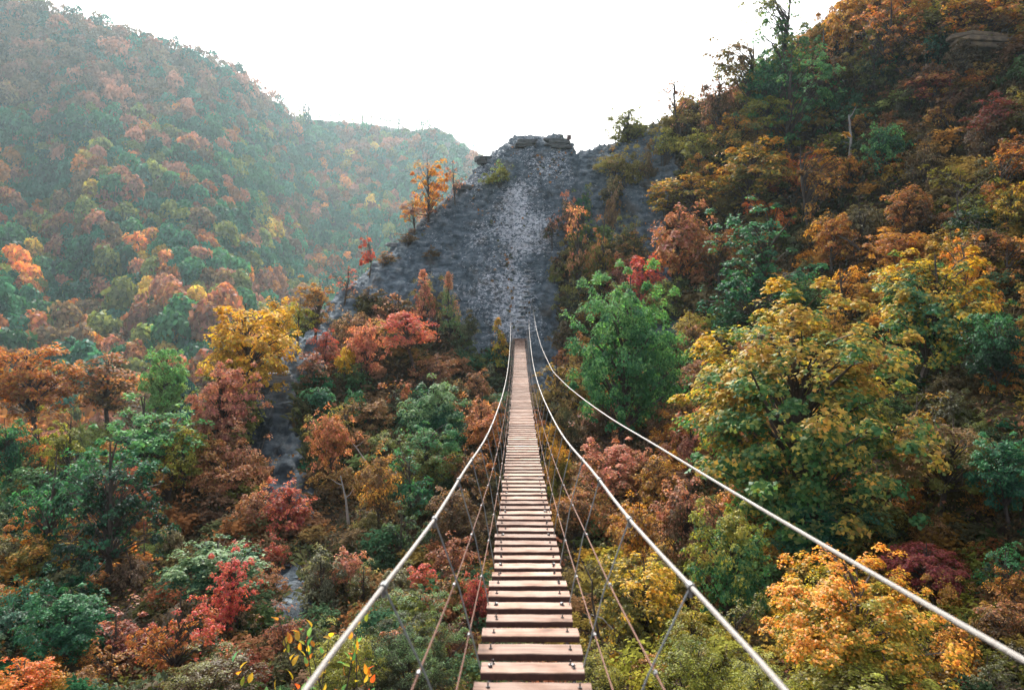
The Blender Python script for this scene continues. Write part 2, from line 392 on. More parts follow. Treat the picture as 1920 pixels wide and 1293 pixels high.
def fine_rock():
    q = quads[rkf >= 0.5]; K = 4; a_ = np.linspace(0, 1, K)
    i0 = q[:, 0] % N_X; j0 = q[:, 0] // N_X
    # shared fine lattice: key every vertex by its lattice position
    fi_ = (i0[:, None] * (K - 1) + np.arange(K)[None])[:, None, :].repeat(K, 1); fj_ = (j0[:, None] * (K - 1) + np.arange(K)[None])[:, :, None].repeat(K, 2)
    key = fj_ * (N_X * K) + fi_; uk, inv = np.unique(key.ravel(), return_inverse=True); inv = inv.reshape(key.shape)
    X = gx[0] + (uk % (N_X * K)) / (K - 1) * (gx[1] - gx[0]); Y = gy[0] + (uk // (N_X * K)) / (K - 1) * (gy[1] - gy[0]); Z = H(X, Y)
    e_ = .4; nx = -(H(X + e_, Y) - H(X - e_, Y)) / (2 * e_); ny = -(H(X, Y + e_) - H(X, Y - e_)) / (2 * e_); n_ = np.stack([nx, ny, np.ones_like(nx)], 1); n_ /= np.linalg.norm(n_, axis=1, keepdims=True)
    rk_ = grid_lookup(RK, X, Y); w = np.clip((rk_ - .45) * 4, 0, 1)
    b_ = (Z + .25 * X + .5 * vnoise(X, Z, 71, .6, 3)) / .34; sw_ = b_ - np.floor(b_); lay = vnoise(X * .35, np.floor(b_) * 3.1, 72, .9, 2)
    led_ = np.where(sw_ < .8, sw_ / .8, (1 - sw_) / .2) * .15 * (.4 + 1.2 * np.abs(lay)) 
    blk = vnoise(X * 1.2, Z * 1.6, 73, 1.3, 4); cr_ = np.clip(.06 - np.abs(vnoise(X + .3 * Z, Z * .35, 75, .7, 3)), 0, 1) * 6.0
    d = (led_ * .8 + np.abs(blk) * .34 - .12 + .20 * vnoise(X, Z, 74, 3.4, 3) - cr_ * .5) * w
    ste = np.exp(-((X - (.55 + (Y - 45) * .02)) / .5) ** 2) * (Y < 53); d = d * (1 - .8 * ste)
    V_ = np.stack([X, Y, Z], 1) + n_ * d[:, None]
    f = np.stack([inv[:, :-1, :-1], inv[:, :-1, 1:], inv[:, 1:, 1:], inv[:, 1:, :-1]], 3).reshape(-1, 4)
    me = mesh_np('rock_slab', V_, f, False); set_col(me, 'ground', np.stack([rk_, grid_lookup(np.clip(dens, 0, 1.3) / 1.3, X, Y), np.clip((38 - Y) / 6, 0, 1)], 1)); return me  # blue channel: painted shade, growing towards the near slabs
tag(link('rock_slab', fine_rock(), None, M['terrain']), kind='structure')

# ------------------------------------------------------------------ the far hills across the valley
def interp(x, xs, ys): return np.interp(x, xs, ys)
RVu = [-1400, -700, -300, 0, 60, 180, 260, 380, 450, 500, 540, 560, 640, 700, 780, 815, 840, 880, 920, 1000, 1100, 1300, 2600]
RVv = [-60, -150, -90, -2, 12, 45, 74, 108, 145, 180, 214, 222, 228, 234, 246, 238, 250, 278, 300, 345, 350, 330, 330]
NU, NT = 420, 150
uu = np.linspace(-1100, 2000, NU); tt = np.linspace(0, 1, NT)
UU, TT = np.meshgrid(uu, tt)
Rv = interp(UU, RVu, RVv); Yr = interp(UU, [-1100, 0, 430, 640, 1100, 2000], [360, 360, 400, 560, 600, 600])
spur = np.sin(UU / 95.0 + 2.2 * TT + 1.3 * vnoise(UU / 200, TT * 3, 3, 1, 2)) * 0.06 * np.sin(np.pi * TT)
tY = np.clip(TT + spur + 0.03 * vnoise(UU / 60, TT * 8, 9, 1, 3) * np.sin(np.pi * TT), 0, 1)
YY = 95 + (Yr - 95) * tY ** 1.15
VV = 985 + (Rv - 985) * TT ** 0.92
FX, FY, FZ = (UU - U0) / F * YY, YY, (V0 - VV) / F * YY
back = [np.stack([FX[-1] * (1 + k * .12), FY[-1] * (1 + k * .12), FZ[-1] - 35 * k], 1) for k in (1, 2)]
front = [np.stack([FX[0] * .92, FY[0] * .88, FZ[0] - 16], 1)]
fv = np.concatenate([front[0]] + [np.stack([FX[i], FY[i], FZ[i]], 1) for i in range(NT)] + back)
nr = NT + 3; fi = np.arange(nr * NU).reshape(nr, NU)
fq = np.stack([fi[:-1, :-1].ravel(), fi[:-1, 1:].ravel(), fi[1:, 1:].ravel(), fi[1:, :-1].ravel()], 1)
tag(link('far_hills', mesh_np('far_hills', fv, fq, True), None, M['far_soil']), kind='structure')

# ------------------------------------------------------------------ tree prototypes
def rand_dirs(n):
    d = rng.normal(size=(n, 3)); return d / np.linalg.norm(d, axis=1, keepdims=True)
def leaf_mesh(name, centres, normals, size, g, shape='kite'):
    """real leaves: folded kites or three-lobed blades, each with its own tilt, colour roll in 'leaf'"""
    n = len(centres)
    nrm = normals / np.linalg.norm(normals, axis=1, keepdims=True)
    r = rand_dirs(n); a_ = np.cross(nrm, r); a_ /= np.linalg.norm(a_, axis=1, keepdims=True); b_ = np.cross(nrm, a_)
    s = (size * rng.uniform(0.65, 1.25, n))[:, None]
    if shape == 'lobed':
        loc = np.array([(0, -0.5, 0), (0.5, -0.12, -.10), (0.2, 0.05, .04), (0, 0.62, -.08), (-0.2, 0.05, .04), (-0.5, -0.12, -.10)])
        fl = [(0, 1, 2), (0, 2, 4), (2, 3, 4), (0, 4, 5)]
    else:
        loc = np.array([(0, -0.5, -.04), (0.30, 0.0, .06), (0, 0.55, -.06), (-0.30, 0.0, .06)])
        fl = [(0, 1, 2), (0, 2, 3)]
    k = len(loc)
    v = centres[:, None, :] + s[:, None] * (loc[None, :, 0:1] * a_[:, None] + loc[None, :, 1:2] * b_[:, None] + loc[None, :, 2:3] * nrm[:, None])
    f = (np.array(fl)[None] + (np.arange(n) * k)[:, None, None]).reshape(-1, 3)
    me = mesh_np(name, v.reshape(-1, 3), f)
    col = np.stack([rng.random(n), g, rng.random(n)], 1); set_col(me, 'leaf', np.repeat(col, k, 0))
    me.materials.append(M['leaf'])
    return me

def make_proto(form, size, seed):
    """crown of radius ~1 around the origin; stems reach down to -3"""
    global rng
    rng = np.random.default_rng(seed)
    ntip, nl, ls, cr = {'X': (380, 32000, .038, .12), 'L': (200, 9500, .066, .17), 'M': (95, 3900, .10, .22), 'S': (42, 1400, .165, .30)}[size]
    if form == 'airy': ntip = int(ntip * .75); nl = int(nl * .5); cr *= .8
    if form == 'shrub': ls *= .72; nl = int(nl * 1.35); cr *= .9
    if form == 'sparse': ntip = int(ntip * .6); nl = int(nl * .2); cr *= .8; ls *= .8
    d = rand_dirs(ntip); rad = rng.uniform(0.12, 1, ntip) ** 0.42
    p = d * rad[:, None] * np.array([.88, .88, .92])
    lump = 1 + 0.30 * np.sin((2 + seed % 3) * np.arctan2(p[:, 1], p[:, 0]) + seed) + 0.16 * rng.normal(size=ntip)
    p *= np.clip(lump, .6, 1.3)[:, None]
    if form in ('round',): p[:, 2] = np.where(p[:, 2] < 0, p[:, 2] * .95, p[:, 2])
    if form == 'cone':
        h = rng.random(ntip) ** 1.25; an = rng.random(ntip) * 6.283; w = (1 - h) ** .8 * .95 + .05; rr = w * rng.uniform(.25, 1, ntip) ** .6
        p = np.stack([np.cos(an) * rr, np.sin(an) * rr, -0.95 + 1.95 * h], 1)
    if form == 'flat':
        an = rng.random(ntip) * 6.283; rr = rng.random(ntip) ** .5
        p = np.stack([np.cos(an) * rr, np.sin(an) * rr, .75 - .5 * rr ** 2 - rng.random(ntip) ** 1.4 * 1.5 * (1 - .3 * rr)], 1)
    if form == 'shrub':
        p[:, 2] = np.abs(p[:, 2]) * 1.5 - .8
    if form in ('airy', 'sparse'):
        m_ = rng.normal(size=(5, 3)) * .33; k_ = rng.integers(0, 5, ntip); p = p * .62 + m_[k_] * np.array([1, 1, 1.1]); p *= 1.15
    per = rng.multinomial(nl, rng.dirichlet(np.full(ntip, 3.0)))
    tip = np.repeat(np.arange(ntip), per); n = len(tip)
    cs = cr * rng.uniform(.6, 1.35, ntip)[tip]
    o = rand_dirs(n) * (rng.random(n) ** .45)[:, None] * cs[:, None] * np.array([1, 1, .46])
    o[:, 2] -= 0.55 * (np.hypot(o[:, 0], o[:, 1]) ** 2) / np.maximum(cs, .01)
    c = p[tip] + o
    out_ = p[tip] / (np.linalg.norm(p[tip], axis=1, keepdims=True) + .1)
    nrm = np.array([0, 0, .75]) + out_ * .55 + o / cs[:, None] * .5 + rand_dirs(n) * .55
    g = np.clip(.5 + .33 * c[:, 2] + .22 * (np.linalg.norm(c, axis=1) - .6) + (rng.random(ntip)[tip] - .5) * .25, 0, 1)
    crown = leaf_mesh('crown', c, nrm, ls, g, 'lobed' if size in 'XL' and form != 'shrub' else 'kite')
    mb = MB()
    tr = .052 if form not in ('shrub',) else .022
    bend = rng.normal(size=2) * .10
    def trunk_at(z): return Vector((bend[0] * math.sin(z * 1.7), bend[1] * math.sin(z * 1.3 + 1) , z))
    if form == 'shrub':
        for q in rng.permutation(ntip)[:14]:
            t_ = Vector(p[q]); b0 = Vector((t_.x * .12, t_.y * .12, -3.0)); mid = Vector((t_.x * .35, t_.y * .35, -.8))
            mb.tube([b0, mid, t_ * .9], [tr, tr * .8, tr * .3], 4, False)
    else:
        zs = [-3, -1.8, -1.0, -.5, 0, .45, .85]
        mb.tube([trunk_at(z) for z in zs], [tr * 1.25, tr * 1.1, tr, tr * .85, tr * .65, tr * .4, tr * .15], 6, False)
        for q in range(min(ntip, 130)):
            t_ = Vector(p[q]); zb = max(-.95, min(.7, t_.z - .25 - .55 * math.hypot(t_.x, t_.y))); b0 = trunk_at(zb)
            mid = b0.lerp(t_, .5) + Vector((0, 0, .10)) + Vector(rng.normal(size=3) * .04)
            r_ = tr * (.42 if q % 4 == 0 else .2)
            mb.tube([b0, mid, t_], [r_, r_ * .6, r_ * .2], 4 if q % 4 == 0 else 3, False)
        if form in ('airy', 'sparse'):
            for q in range(26):
                t_ = Vector(p[q % ntip]); e_ = t_ * 1.12 + Vector(rng.normal(size=3) * .14)
                mb.tube([t_ * .6, t_, e_], [tr * .2, tr * .13, tr * .06], 3, False)
    trunk = mb.mesh('trunk'); trunk.materials.append(M['bark'])
    return crown, trunk
PROTO = {}
def proto(form, size, k):
    n = {'X': 2, 'L': 3, 'M': 4, 'S': 5}[size]; key = (form, size, k % n)
    if key not in PROTO: PROTO[key] = make_proto(form, size, abs(hash(form)) % 1 + 97 * 'XLMS'.index(size) + 13 * ['round', 'cone', 'flat', 'airy', 'shrub', 'sparse'].index(form) + 1009 * (k % n) + 5)
    return PROTO[key]

COL = {'G': (.07, .235, .095), 'T': (.04, .15, .085), 'LG': (.18, .40, .13), 'PG': (.21, .34, .15), 'OL': (.21, .21, .05), 'YG': (.36, .35, .055), 'Y': (.66, .42, .045), 'YA': (.57, .36, .065), 'MG': (.10, .27, .085), 'GO': (.72, .33, .045),
       'A': (.58, .31, .055), 'O': (.64, .26, .045), 'VO': (.70, .20, .035), 'RU': (.43, .19, .065), 'R': (.33, .075, .06), 'CR': (.60, .13, .09), 'S': (.62, .27, .16), 'P': (.46, .21, .15),
       'B': (.15, .10, .055), 'TB': (.26, .16, .08), 'DR': (.24, .05, .045), 'DG': (.022, .055, .032), 'GB': (.10, .11, .065)}
def jit(c, s=.12):
    k = 1 + random.uniform(-s, s); return [min(.8, x * k * (1 + random.uniform(-s / 2, s / 2))) for x in c]

cnt = [0]
def tree(name, cat, label, x, y, zc, rx, rz, form, size, c1, c2, group=None, zb=None):
    """a rooted tree: Empty at its foot, trunk and crown below it"""
    k = cnt[0]; cnt[0] += 1
    crown, trunk = proto(form, size, k * 7 + 3)
    zg = float(H(x, y)) if zb is None else zb
    r = empty(name, (x, y, zg)); tag(r, label, cat, group)
    a_ = random.uniform(0, 6.283); s2 = random.uniform(.92, 1.08)
    for nm, me in (('trunk', trunk), ('crown', crown)):
        o = bpy.data.objects.new(nm, me); C.objects.link(o); o.parent = r
        o.location = (0, 0, zc - zg); o.rotation_euler = (random.uniform(-.06, .06), random.uniform(-.06, .06), a_); o.scale = (rx * s2, rx / s2, rz)
        if nm == 'crown':
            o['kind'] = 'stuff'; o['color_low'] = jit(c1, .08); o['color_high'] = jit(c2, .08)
    return r

NAMED = []   # (u, v, c1, c2) for the undergrowth's colours
def planted(u, v, w, h, form, size, c1, c2, label, vb=None, name='tree', cat='tree', ub=None):
    """crown seen about (u, v), w x h photo pixels; rooted where the sight line under it meets the slope"""
    if vb is None: vb = v + h * .62
    D, ok = hit(u if ub is None else ub, vb)
    x = (u - U0) / F * D; zc = (V0 - v) / F * D
    if form in ('airy', 'sparse'): w *= 1.2; h *= 1.08
    rx = w * D / F / 2 / .96; rz = h * D / F / 2 / .96
    NAMED.append((u, v, COL[c1], COL[c2]))
    return tree(name, cat, label, x, D, zc, rx, rz, form, size, COL[c1], COL[c2])

T = [  # u, v, w, h, form, size, low colour, high colour, label, foot row, name, category
 (1485, 770, 520, 460, 'round', 'X', 'MG', 'YA', 'broad maple with green lower leaves and golden orange top, largest crown on the right slope', 1010, 'maple_tree', 'tree'),
 (1540, 960, 240, 170, 'round', 'L', 'T', 'OL', 'dark green maple directly beneath the broad golden topped maple', 1060, 'maple_tree', 'tree'),
 (1172, 655, 225, 310, 'round', 'X', 'G', 'LG', 'bright green maple standing right of the far half of the bridge', 850, 'maple_tree', 'tree'),
 (1242, 690, 90, 130, 'round', 'M', 'G', 'LG', 'smaller green maple joined to the right side of the bright green maple', 790, 'maple_tree', 'tree'),
 (1206, 525, 80, 95, 'round', 'S', 'CR', 'CR', 'small coral red maple peeping over the bright green maple', 600, 'maple_tree', 'tree'),
 (1740, 575, 240, 220, 'round', 'L', 'G', 'Y', 'yellow topped maple with dark green skirt uphill of the broad maple', 720, 'maple_tree', 'tree'),
 (1815, 545, 90, 150, 'airy', 'L', 'A', 'O', 'thin orange maple on the right flank of the yellow topped maple', 650, 'maple_tree', 'tree'),
 (1600, 1180, 350, 270, 'round', 'X', 'YG', 'GO', 'glowing orange maple low in the right corner under the thick stay cable', 1330, 'maple_tree', 'tree'),
 (1375, 1050, 160, 220, 'round', 'L', 'G', 'YG', 'yellow green maple between the right handrail and the stay cable', 1190, 'maple_tree', 'tree'),
 (1200, 1130, 190, 200, 'round', 'L', 'OL', 'Y', 'yellow maple beside the nearest right hangers of the bridge', 1260, 'maple_tree', 'tree'),
 (1130, 790, 100, 90, 'round', 'M', 'B', 'P', 'dull rose maple under the skirt of the bright green maple', 860, 'maple_tree', 'tree'),
 (1160, 880, 150, 120, 'round', 'L', 'TB', 'S', 'apricot maple crossed by the right handrail cable', 970, 'maple_tree', 'tree'),
 (1235, 905, 100, 120, 'round', 'M', 'TB', 'A', 'amber maple right of the apricot maple, below the stay cable', 1000, 'maple_tree', 'tree'),
 (1290, 970, 130, 170, 'round', 'L', 'B', 'S', 'salmon pink maple below the stay cable, left of the dark green maple', 1090, 'maple_tree', 'tree'),
 (1200, 985, 110, 130, 'round', 'M', 'TB', 'A', 'tan orange maple behind the second right hanger', 1080, 'maple_tree', 'tree'),
 (1295, 825, 100, 110, 'round', 'M', 'P', 'S', 'rose pink maple tucked against the left edge of the broad maple', 910, 'maple_tree', 'tree'),
 (1275, 455, 130, 150, 'round', 'M', 'RU', 'P', 'dusty red maple overhanging the dark rock face', 570, 'maple_tree', 'tree'),
 (1345, 470, 90, 100, 'round', 'M', 'B', 'RU', 'rust brown maple right of the dusty red maple', 570, 'maple_tree', 'tree'),
 (1430, 505, 190, 170, 'airy', 'L', 'T', 'G', 'dull green open tree with dark stems uphill left of the broad maple', 640, 'tree', 'tree'),
 (1300, 360, 150, 90, 'flat', 'M', 'OL', 'A', 'flat topped amber tree reaching left over the rock face', 440, 'tree', 'tree'),
 (1410, 320, 170, 120, 'round', 'M', 'OL', 'A', 'amber tree with spreading crown in the middle of the upper slope', 430, 'tree', 'tree'),
 (1510, 340, 110, 150, 'airy', 'M', 'TB', 'A', 'brownish yellow tree right of the spreading amber tree', 450, 'tree', 'tree'),
 (1420, 385, 50, 50, 'airy', 'S', 'VO', 'VO', 'thin sapling with vivid orange leaves below the spreading amber tree', 440, 'sapling', 'tree'),
 (1480, 175, 150, 170, 'airy', 'L', 'G', 'LG', 'lower green crown of a ragged tree on the right skyline', 300, 'tree', 'tree'),
 (1475, 80, 120, 180, 'airy', 'L', 'G', 'OL', 'tall ragged green tree poking highest into the sky on the right skyline', 260, 'tree', 'tree'),
 (1445, 215, 110, 80, 'flat', 'M', 'OL', 'YG', 'yellow green tree just beneath the ragged skyline tree', 290, 'tree', 'tree'),
 (1345, 190, 80, 130, 'round', 'M', 'B', 'P', 'rust pink tree on the skyline left of the ragged green tree', 270, 'tree', 'tree'),
 (1275, 195, 80, 120, 'sparse', 'M', 'TB', 'P', 'half bare pinkish tree on the skyline beside the ruined wall', 270, 'tree', 'tree'),
 (1590, 45, 100, 120, 'round', 'M', 'A', 'A', 'golden orange tree at the left end of the hilltop trees', 120, 'tree', 'tree'),
 (1670, 60, 120, 130, 'airy', 'L', 'TB', 'O', 'wispy orange tree on top of the right hill', 160, 'tree', 'tree'),
 (1760, 30, 120, 90, 'round', 'M', 'OL', 'YG', 'lime yellow tree at the top edge of the right hill', 100, 'tree', 'tree'),
 (1860, 30, 150, 100, 'round', 'M', 'TB', 'O', 'orange brown tree in the top right corner above the dry ledge', 80, 'tree', 'tree'),
 (1640, 110, 70, 110, 'airy', 'M', 'DG', 'OL', 'dark olive tree below the wispy orange tree', 190, 'tree', 'tree'),
 (1760, 95, 60, 80, 'round', 'S', 'DG', 'T', 'dark green tree left of the dry ledge', 150, 'tree', 'tree'),
 (1660, 270, 80, 110, 'round', 'M', 'T', 'LG', 'small lone green tree among brown scrub of the upper right slope', 340, 'tree', 'tree'),
 (1750, 165, 90, 70, 'flat', 'S', 'DR', 'RU', 'dark red flat topped tree below the dark green hilltop tree', 220, 'tree', 'tree'),
 (1870, 220, 110, 80, 'round', 'M', 'B', 'DR', 'deep red brown tree at the right edge below the dry ledge', 290, 'tree', 'tree'),
 (1700, 390, 110, 100, 'round', 'M', 'B', 'RU', 'rust tree right of the bare grey scree', 470, 'tree', 'tree'),
 (1690, 460, 130, 80, 'round', 'M', 'RU', 'A', 'burnt orange tree just above the yellow topped maple', 520, 'tree', 'tree'),
 (1800, 400, 110, 110, 'airy', 'M', 'DG', 'OL', 'dark olive tree between rust trees high at the right', 480, 'tree', 'tree'),
 (1895, 390, 80, 90, 'round', 'M', 'OL', 'Y', 'mustard yellow tree cut by the right edge of the picture', 460, 'tree', 'tree'),
 (1860, 460, 100, 80, 'round', 'M', 'B', 'RU', 'wine brown tree below the mustard yellow tree', 530, 'tree', 'tree'),
 (1870, 650, 120, 150, 'round', 'L', 'DG', 'G', 'dull green tree right of the thin orange maple', 760, 'tree', 'tree'),
 (1775, 850, 180, 150, 'flat', 'L', 'OL', 'TB', 'thin olive maple in the dark hollow right of the broad maple', 960, 'maple_tree', 'tree'),
 (1885, 880, 130, 140, 'round', 'L', 'T', 'G', 'fresh green feathery tree at the right edge above the dark hollow', 990, 'tree', 'tree'),
 (1735, 1065, 150, 110, 'flat', 'L', 'DR', 'R', 'crimson maple glowing in the dark hollow under the stay cable', 1150, 'maple_tree', 'tree'),
 (1885, 1070, 80, 100, 'airy', 'M', 'DG', 'G', 'dark green feathery tree at the right edge below the fresh green one', 1150, 'tree', 'tree'),
 (1880, 1160, 100, 90, 'round', 'M', 'B', 'RU', 'russet shrub low at the right edge beside the stay cable', 1240, 'shrub', 'shrub'),
 (1085, 470, 60, 150, 'airy', 'M', 'OL', 'S', 'slender tree with green and pink leaves at the right foot of the slab', 570, 'tree', 'tree'),
 (1062, 390, 40, 90, 'shrub', 'S', 'GB', 'P', 'grey green bush with pink top on the slab edge', 450, 'shrub', 'shrub'),
 (1093, 370, 45, 80, 'shrub', 'S', 'T', 'OL', 'dark green bush beside the cleft of the slab', 430, 'shrub', 'shrub'),
 (1150, 295, 80, 60, 'shrub', 'M', 'OL', 'TB', 'tan and green bush under the ridge line right of the slab', 340, 'shrub', 'shrub'),
 (1150, 370, 34, 120, 'shrub', 'S', 'TB', 'TB', 'tall tan bush streak running down the rock face', 440, 'shrub', 'shrub'),
 (1215, 290, 40, 90, 'shrub', 'S', 'B', 'TB', 'brown bush on the rock face below the ruined wall', 340, 'shrub', 'shrub'),
 (1250, 260, 70, 60, 'shrub', 'S', 'OL', 'YG', 'light green bush right below the ruined wall', 300, 'shrub', 'shrub'),
 (1130, 470, 60, 130, 'airy', 'M', 'OL', 'RU', 'slim reddish tree right of the slender green and pink tree', 560, 'tree', 'tree'),
 (1180, 440, 70, 110, 'shrub', 'M', 'GB', 'OL', 'olive bush in front of the dark rock face', 510, 'shrub', 'shrub'),
 (1140, 510, 60, 50, 'round', 'S', 'OL', 'YG', 'yellow green bush at the tip of the bright green maple', 560, 'shrub', 'shrub'),
 (1070, 560, 60, 90, 'round', 'M', 'GB', 'OL', 'olive tree between the slab and the bright green maple', 630, 'tree', 'tree'),
 (1058, 625, 60, 70, 'shrub', 'S', 'B', 'GB', 'brown green scrub right of the far bridge end', 680, 'shrub', 'shrub'),
 (1085, 650, 50, 90, 'shrub', 'S', 'B', 'RU', 'russet scrub left of the bright green maple', 710, 'shrub', 'shrub'),
 (1060, 770, 70, 120, 'shrub', 'M', 'GB', 'TB', 'grey green bush between the right handrail and the stay cable', 850, 'shrub', 'shrub'),
 (1045, 870, 60, 120, 'round', 'M', 'OL', 'A', 'orange yellow bush close to the right edge of the deck', 950, 'shrub', 'shrub'),
 (1080, 960, 90, 90, 'round', 'M', 'B', 'RU', 'brown maple right of the deck behind the red brown ropes', 1030, 'maple_tree', 'tree'),
 (1300, 640, 70, 70, 'round', 'M', 'B', 'RU', 'rust shrub above the left shoulder of the broad maple', 690, 'shrub', 'shrub'),
 (1120, 1260, 150, 130, 'shrub', 'L', 'GB', 'YG', 'yellow green bush beside the nearest planks on the right', 1360, 'shrub', 'shrub'),
 (1290, 1230, 190, 160, 'shrub', 'L', 'OL', 'YG', 'dense yellow green bush below the nearest right handrail clamp', 1360, 'shrub', 'shrub'),
 (1440, 1270, 150, 110, 'shrub', 'L', 'OL', 'YG', 'olive bush where the right handrail leaves the picture', 1370, 'shrub', 'shrub'),
 (1640, 1290, 220, 90, 'round', 'L', 'OL', 'YG', 'mossy yellow bush under the glowing orange maple', 1390, 'shrub', 'shrub'),
 (1405, 130, 110, 110, 'airy', 'M', 'OL', 'TB', 'olive and tan ragged tree on the skyline left of the tallest skyline tree', 260, 'tree', 'tree'),
 (1440, 160, 110, 130, 'round', 'L', 'T', 'G', 'dense green lower tree at the foot of the tallest skyline tree', 250, 'tree', 'tree'),
 (1545, 110, 90, 120, 'airy', 'L', 'B', 'RU', 'russet tree between the tallest skyline tree and the golden hilltop tree', 200, 'tree', 'tree'),
 (1640, 10, 110, 110, 'round', 'M', 'TB', 'A', 'golden tree cut by the top edge above the wispy orange tree', 90, 'tree', 'tree'),
 (1700, 20, 110, 100, 'round', 'M', 'A', 'O', 'bright orange hilltop tree left of the lime yellow tree', 100, 'tree', 'tree'),
 (1810, 20, 100, 90, 'airy', 'M', 'TB', 'Y', 'yellow tan hilltop tree right of the lime yellow tree', 90, 'tree', 'tree'),
 (1380, 250, 90, 80, 'round', 'M', 'OL', 'A', 'amber green tree below the rust pink skyline tree', 320, 'tree', 'tree'),
 (1310, 280, 80, 80, 'round', 'M', 'OL', 'YG', 'yellow green tree below the half bare skyline tree', 340, 'tree', 'tree'),
 (1560, 440, 90, 100, 'round', 'M', 'RU', 'A', 'burnt amber tree left of the fallen dark trunk', 520, 'tree', 'tree'),
 # left of the bridge
 (470, 650, 190, 180, 'round', 'L', 'YA', 'Y', 'golden yellow tree at the left shoulder of the slab', 790, 'tree', 'tree'),
 (520, 600, 80, 90, 'round', 'M', 'Y', 'Y', 'small bright yellow tree nearest the slab on the left', 700, 'tree', 'tree'),
 (424, 750, 120, 150, 'round', 'L', 'P', 'S', 'salmon maple in front of the golden yellow tree', 880, 'maple_tree', 'tree'),
 (310, 715, 100, 150, 'round', 'L', 'PG', 'LG', 'pale green tree rising above the left trees', 900, 'tree', 'tree'),
 (270, 810, 170, 150, 'airy', 'L', 'G', 'LG', 'wide leafy green tree left of the salmon maple', 960, 'tree', 'tree'),
 (345, 850, 90, 110, 'round', 'M', 'OL', 'YG', 'yellow green tree beneath the salmon maple', 950, 'tree', 'tree'),
 (305, 850, 50, 110, 'airy', 'M', 'RU', 'O', 'narrow rust tree inside the wide leafy green tree', 930, 'tree', 'tree'),
 (205, 930, 180, 220, 'airy', 'L', 'DG', 'T', 'dark blue green tree with crooked black trunk at the left', 1120, 'tree', 'tree'),
 (100, 920, 130, 160, 'airy', 'L', 'T', 'G', 'dark green tree left of the crooked black trunk tree', 1080, 'tree', 'tree'),
 (130, 820, 90, 110, 'airy', 'M', 'OL', 'YG', 'yellow green open tree on the far left', 960, 'tree', 'tree'),
 (75, 830, 70, 60, 'airy', 'M', 'RU', 'O', 'small rust orange tree left of the yellow green open tree', 940, 'tree', 'tree'),
 (15, 840, 90, 130, 'round', 'M', 'T', 'G', 'green tree cut by the left edge of the picture', 960, 'tree', 'tree'),
 (85, 975, 110, 90, 'round', 'M', 'RU', 'O', 'dull orange tree seen through the dark green left trees', 1060, 'tree', 'tree'),
 (70, 1040, 110, 90, 'round', 'M', 'OL', 'A', 'mustard tree behind the dark trunks on the left', 1110, 'tree', 'tree'),
 (130, 1165, 150, 130, 'round', 'L', 'T', 'G', 'leafy green bush near the bottom left', 1290, 'shrub', 'shrub'),
 (20, 1170, 100, 80, 'round', 'M', 'DG', 'T', 'dark green bush at the lower left edge', 1250, 'shrub', 'shrub'),
 (45, 1275, 120, 80, 'round', 'L', 'A', 'VO', 'bright orange maple top in the bottom left corner', 1370, 'maple_tree', 'tree'),
 (215, 1190, 110, 90, 'airy', 'M', 'DR', 'P', 'dark wine red shrub right of the leafy green bush', 1270, 'shrub', 'shrub'),
 (430, 1110, 100, 130, 'airy', 'L', 'CR', 'CR', 'scarlet maple in front of the green bush at the lower left', 1230, 'maple_tree', 'tree'),
 (410, 1060, 190, 110, 'round', 'L', 'T', 'PG', 'green bush with pale leaf tips behind the scarlet maple', 1150, 'shrub', 'shrub'),
 (335, 1170, 120, 150, 'airy', 'L', 'RU', 'CR', 'dusky red maple left of the scarlet maple', 1280, 'maple_tree', 'tree'),
 (390, 1255, 200, 100, 'shrub', 'L', 'B', 'OL', 'olive brown bush along the bottom edge below the scarlet maple', 1350, 'shrub', 'shrub'),
 (270, 1035, 60, 60, 'airy', 'S', 'RU', 'O', 'small orange shrub in the shade left of the scarlet maple', 1090, 'shrub', 'shrub'),
 (285, 975, 40, 60, 'airy', 'S', 'RU', 'CR', 'tiny red sapling above the small orange shrub', 1020, 'sapling', 'tree'),
 (622, 815, 85, 130, 'round', 'M', 'RU', 'S', 'brick red maple on the rocks left of the leaning dead stem', 920, 'maple_tree', 'tree'),
 (600, 745, 60, 50, 'round', 'S', 'T', 'G', 'small green bush above the brick red maple', 790, 'shrub', 'shrub'),
 (668, 760, 45, 60, 'round', 'S', 'T', 'G', 'small green bush right of the brick red maple', 805, 'shrub', 'shrub'),
 (768, 615, 105, 80, 'flat', 'M', 'S', 'CR', 'coral flat topped maple beneath the slab', 710, 'maple_tree', 'tree'),
 (685, 640, 80, 110, 'round', 'M', 'S', 'S', 'apricot pink maple left of the coral flat topped maple', 720, 'maple_tree', 'tree'),
 (612, 650, 60, 70, 'round', 'M', 'P', 'CR', 'rose red maple on the left crest', 710, 'maple_tree', 'tree'),
 (648, 675, 45, 65, 'round', 'S', 'Y', 'Y', 'little yellow maple between pink maples', 730, 'maple_tree', 'tree'),
 (585, 690, 60, 60, 'round', 'S', 'B', 'P', 'dull pink shrub under the rose red maple', 740, 'shrub', 'shrub'),
 (795, 550, 50, 80, 'cone', 'S', 'P', 'S', 'pale pink pointed tree at the foot of the slab', 620, 'tree', 'tree'),
 (842, 570, 55, 110, 'cone', 'M', 'PG', 'S', 'slim pale green tree with pink tip at the foot of the slab', 650, 'tree', 'tree'),
 (812, 770, 140, 130, 'round', 'L', 'T', 'PG', 'grey green tree in the gully left of the bridge', 870, 'tree', 'tree'),
 (800, 850, 120, 110, 'round', 'L', 'OL', 'G', 'mid green tree below the grey green gully tree', 950, 'tree', 'tree'),
 (742, 735, 65, 80, 'airy', 'S', 'RU', 'S', 'orange pink shrub above the grey green gully tree', 790, 'shrub', 'shrub'),
 (710, 905, 85, 120, 'round', 'M', 'TB', 'A', 'tan orange maple at the foot of the leaning dead stem', 1000, 'maple_tree', 'tree'),
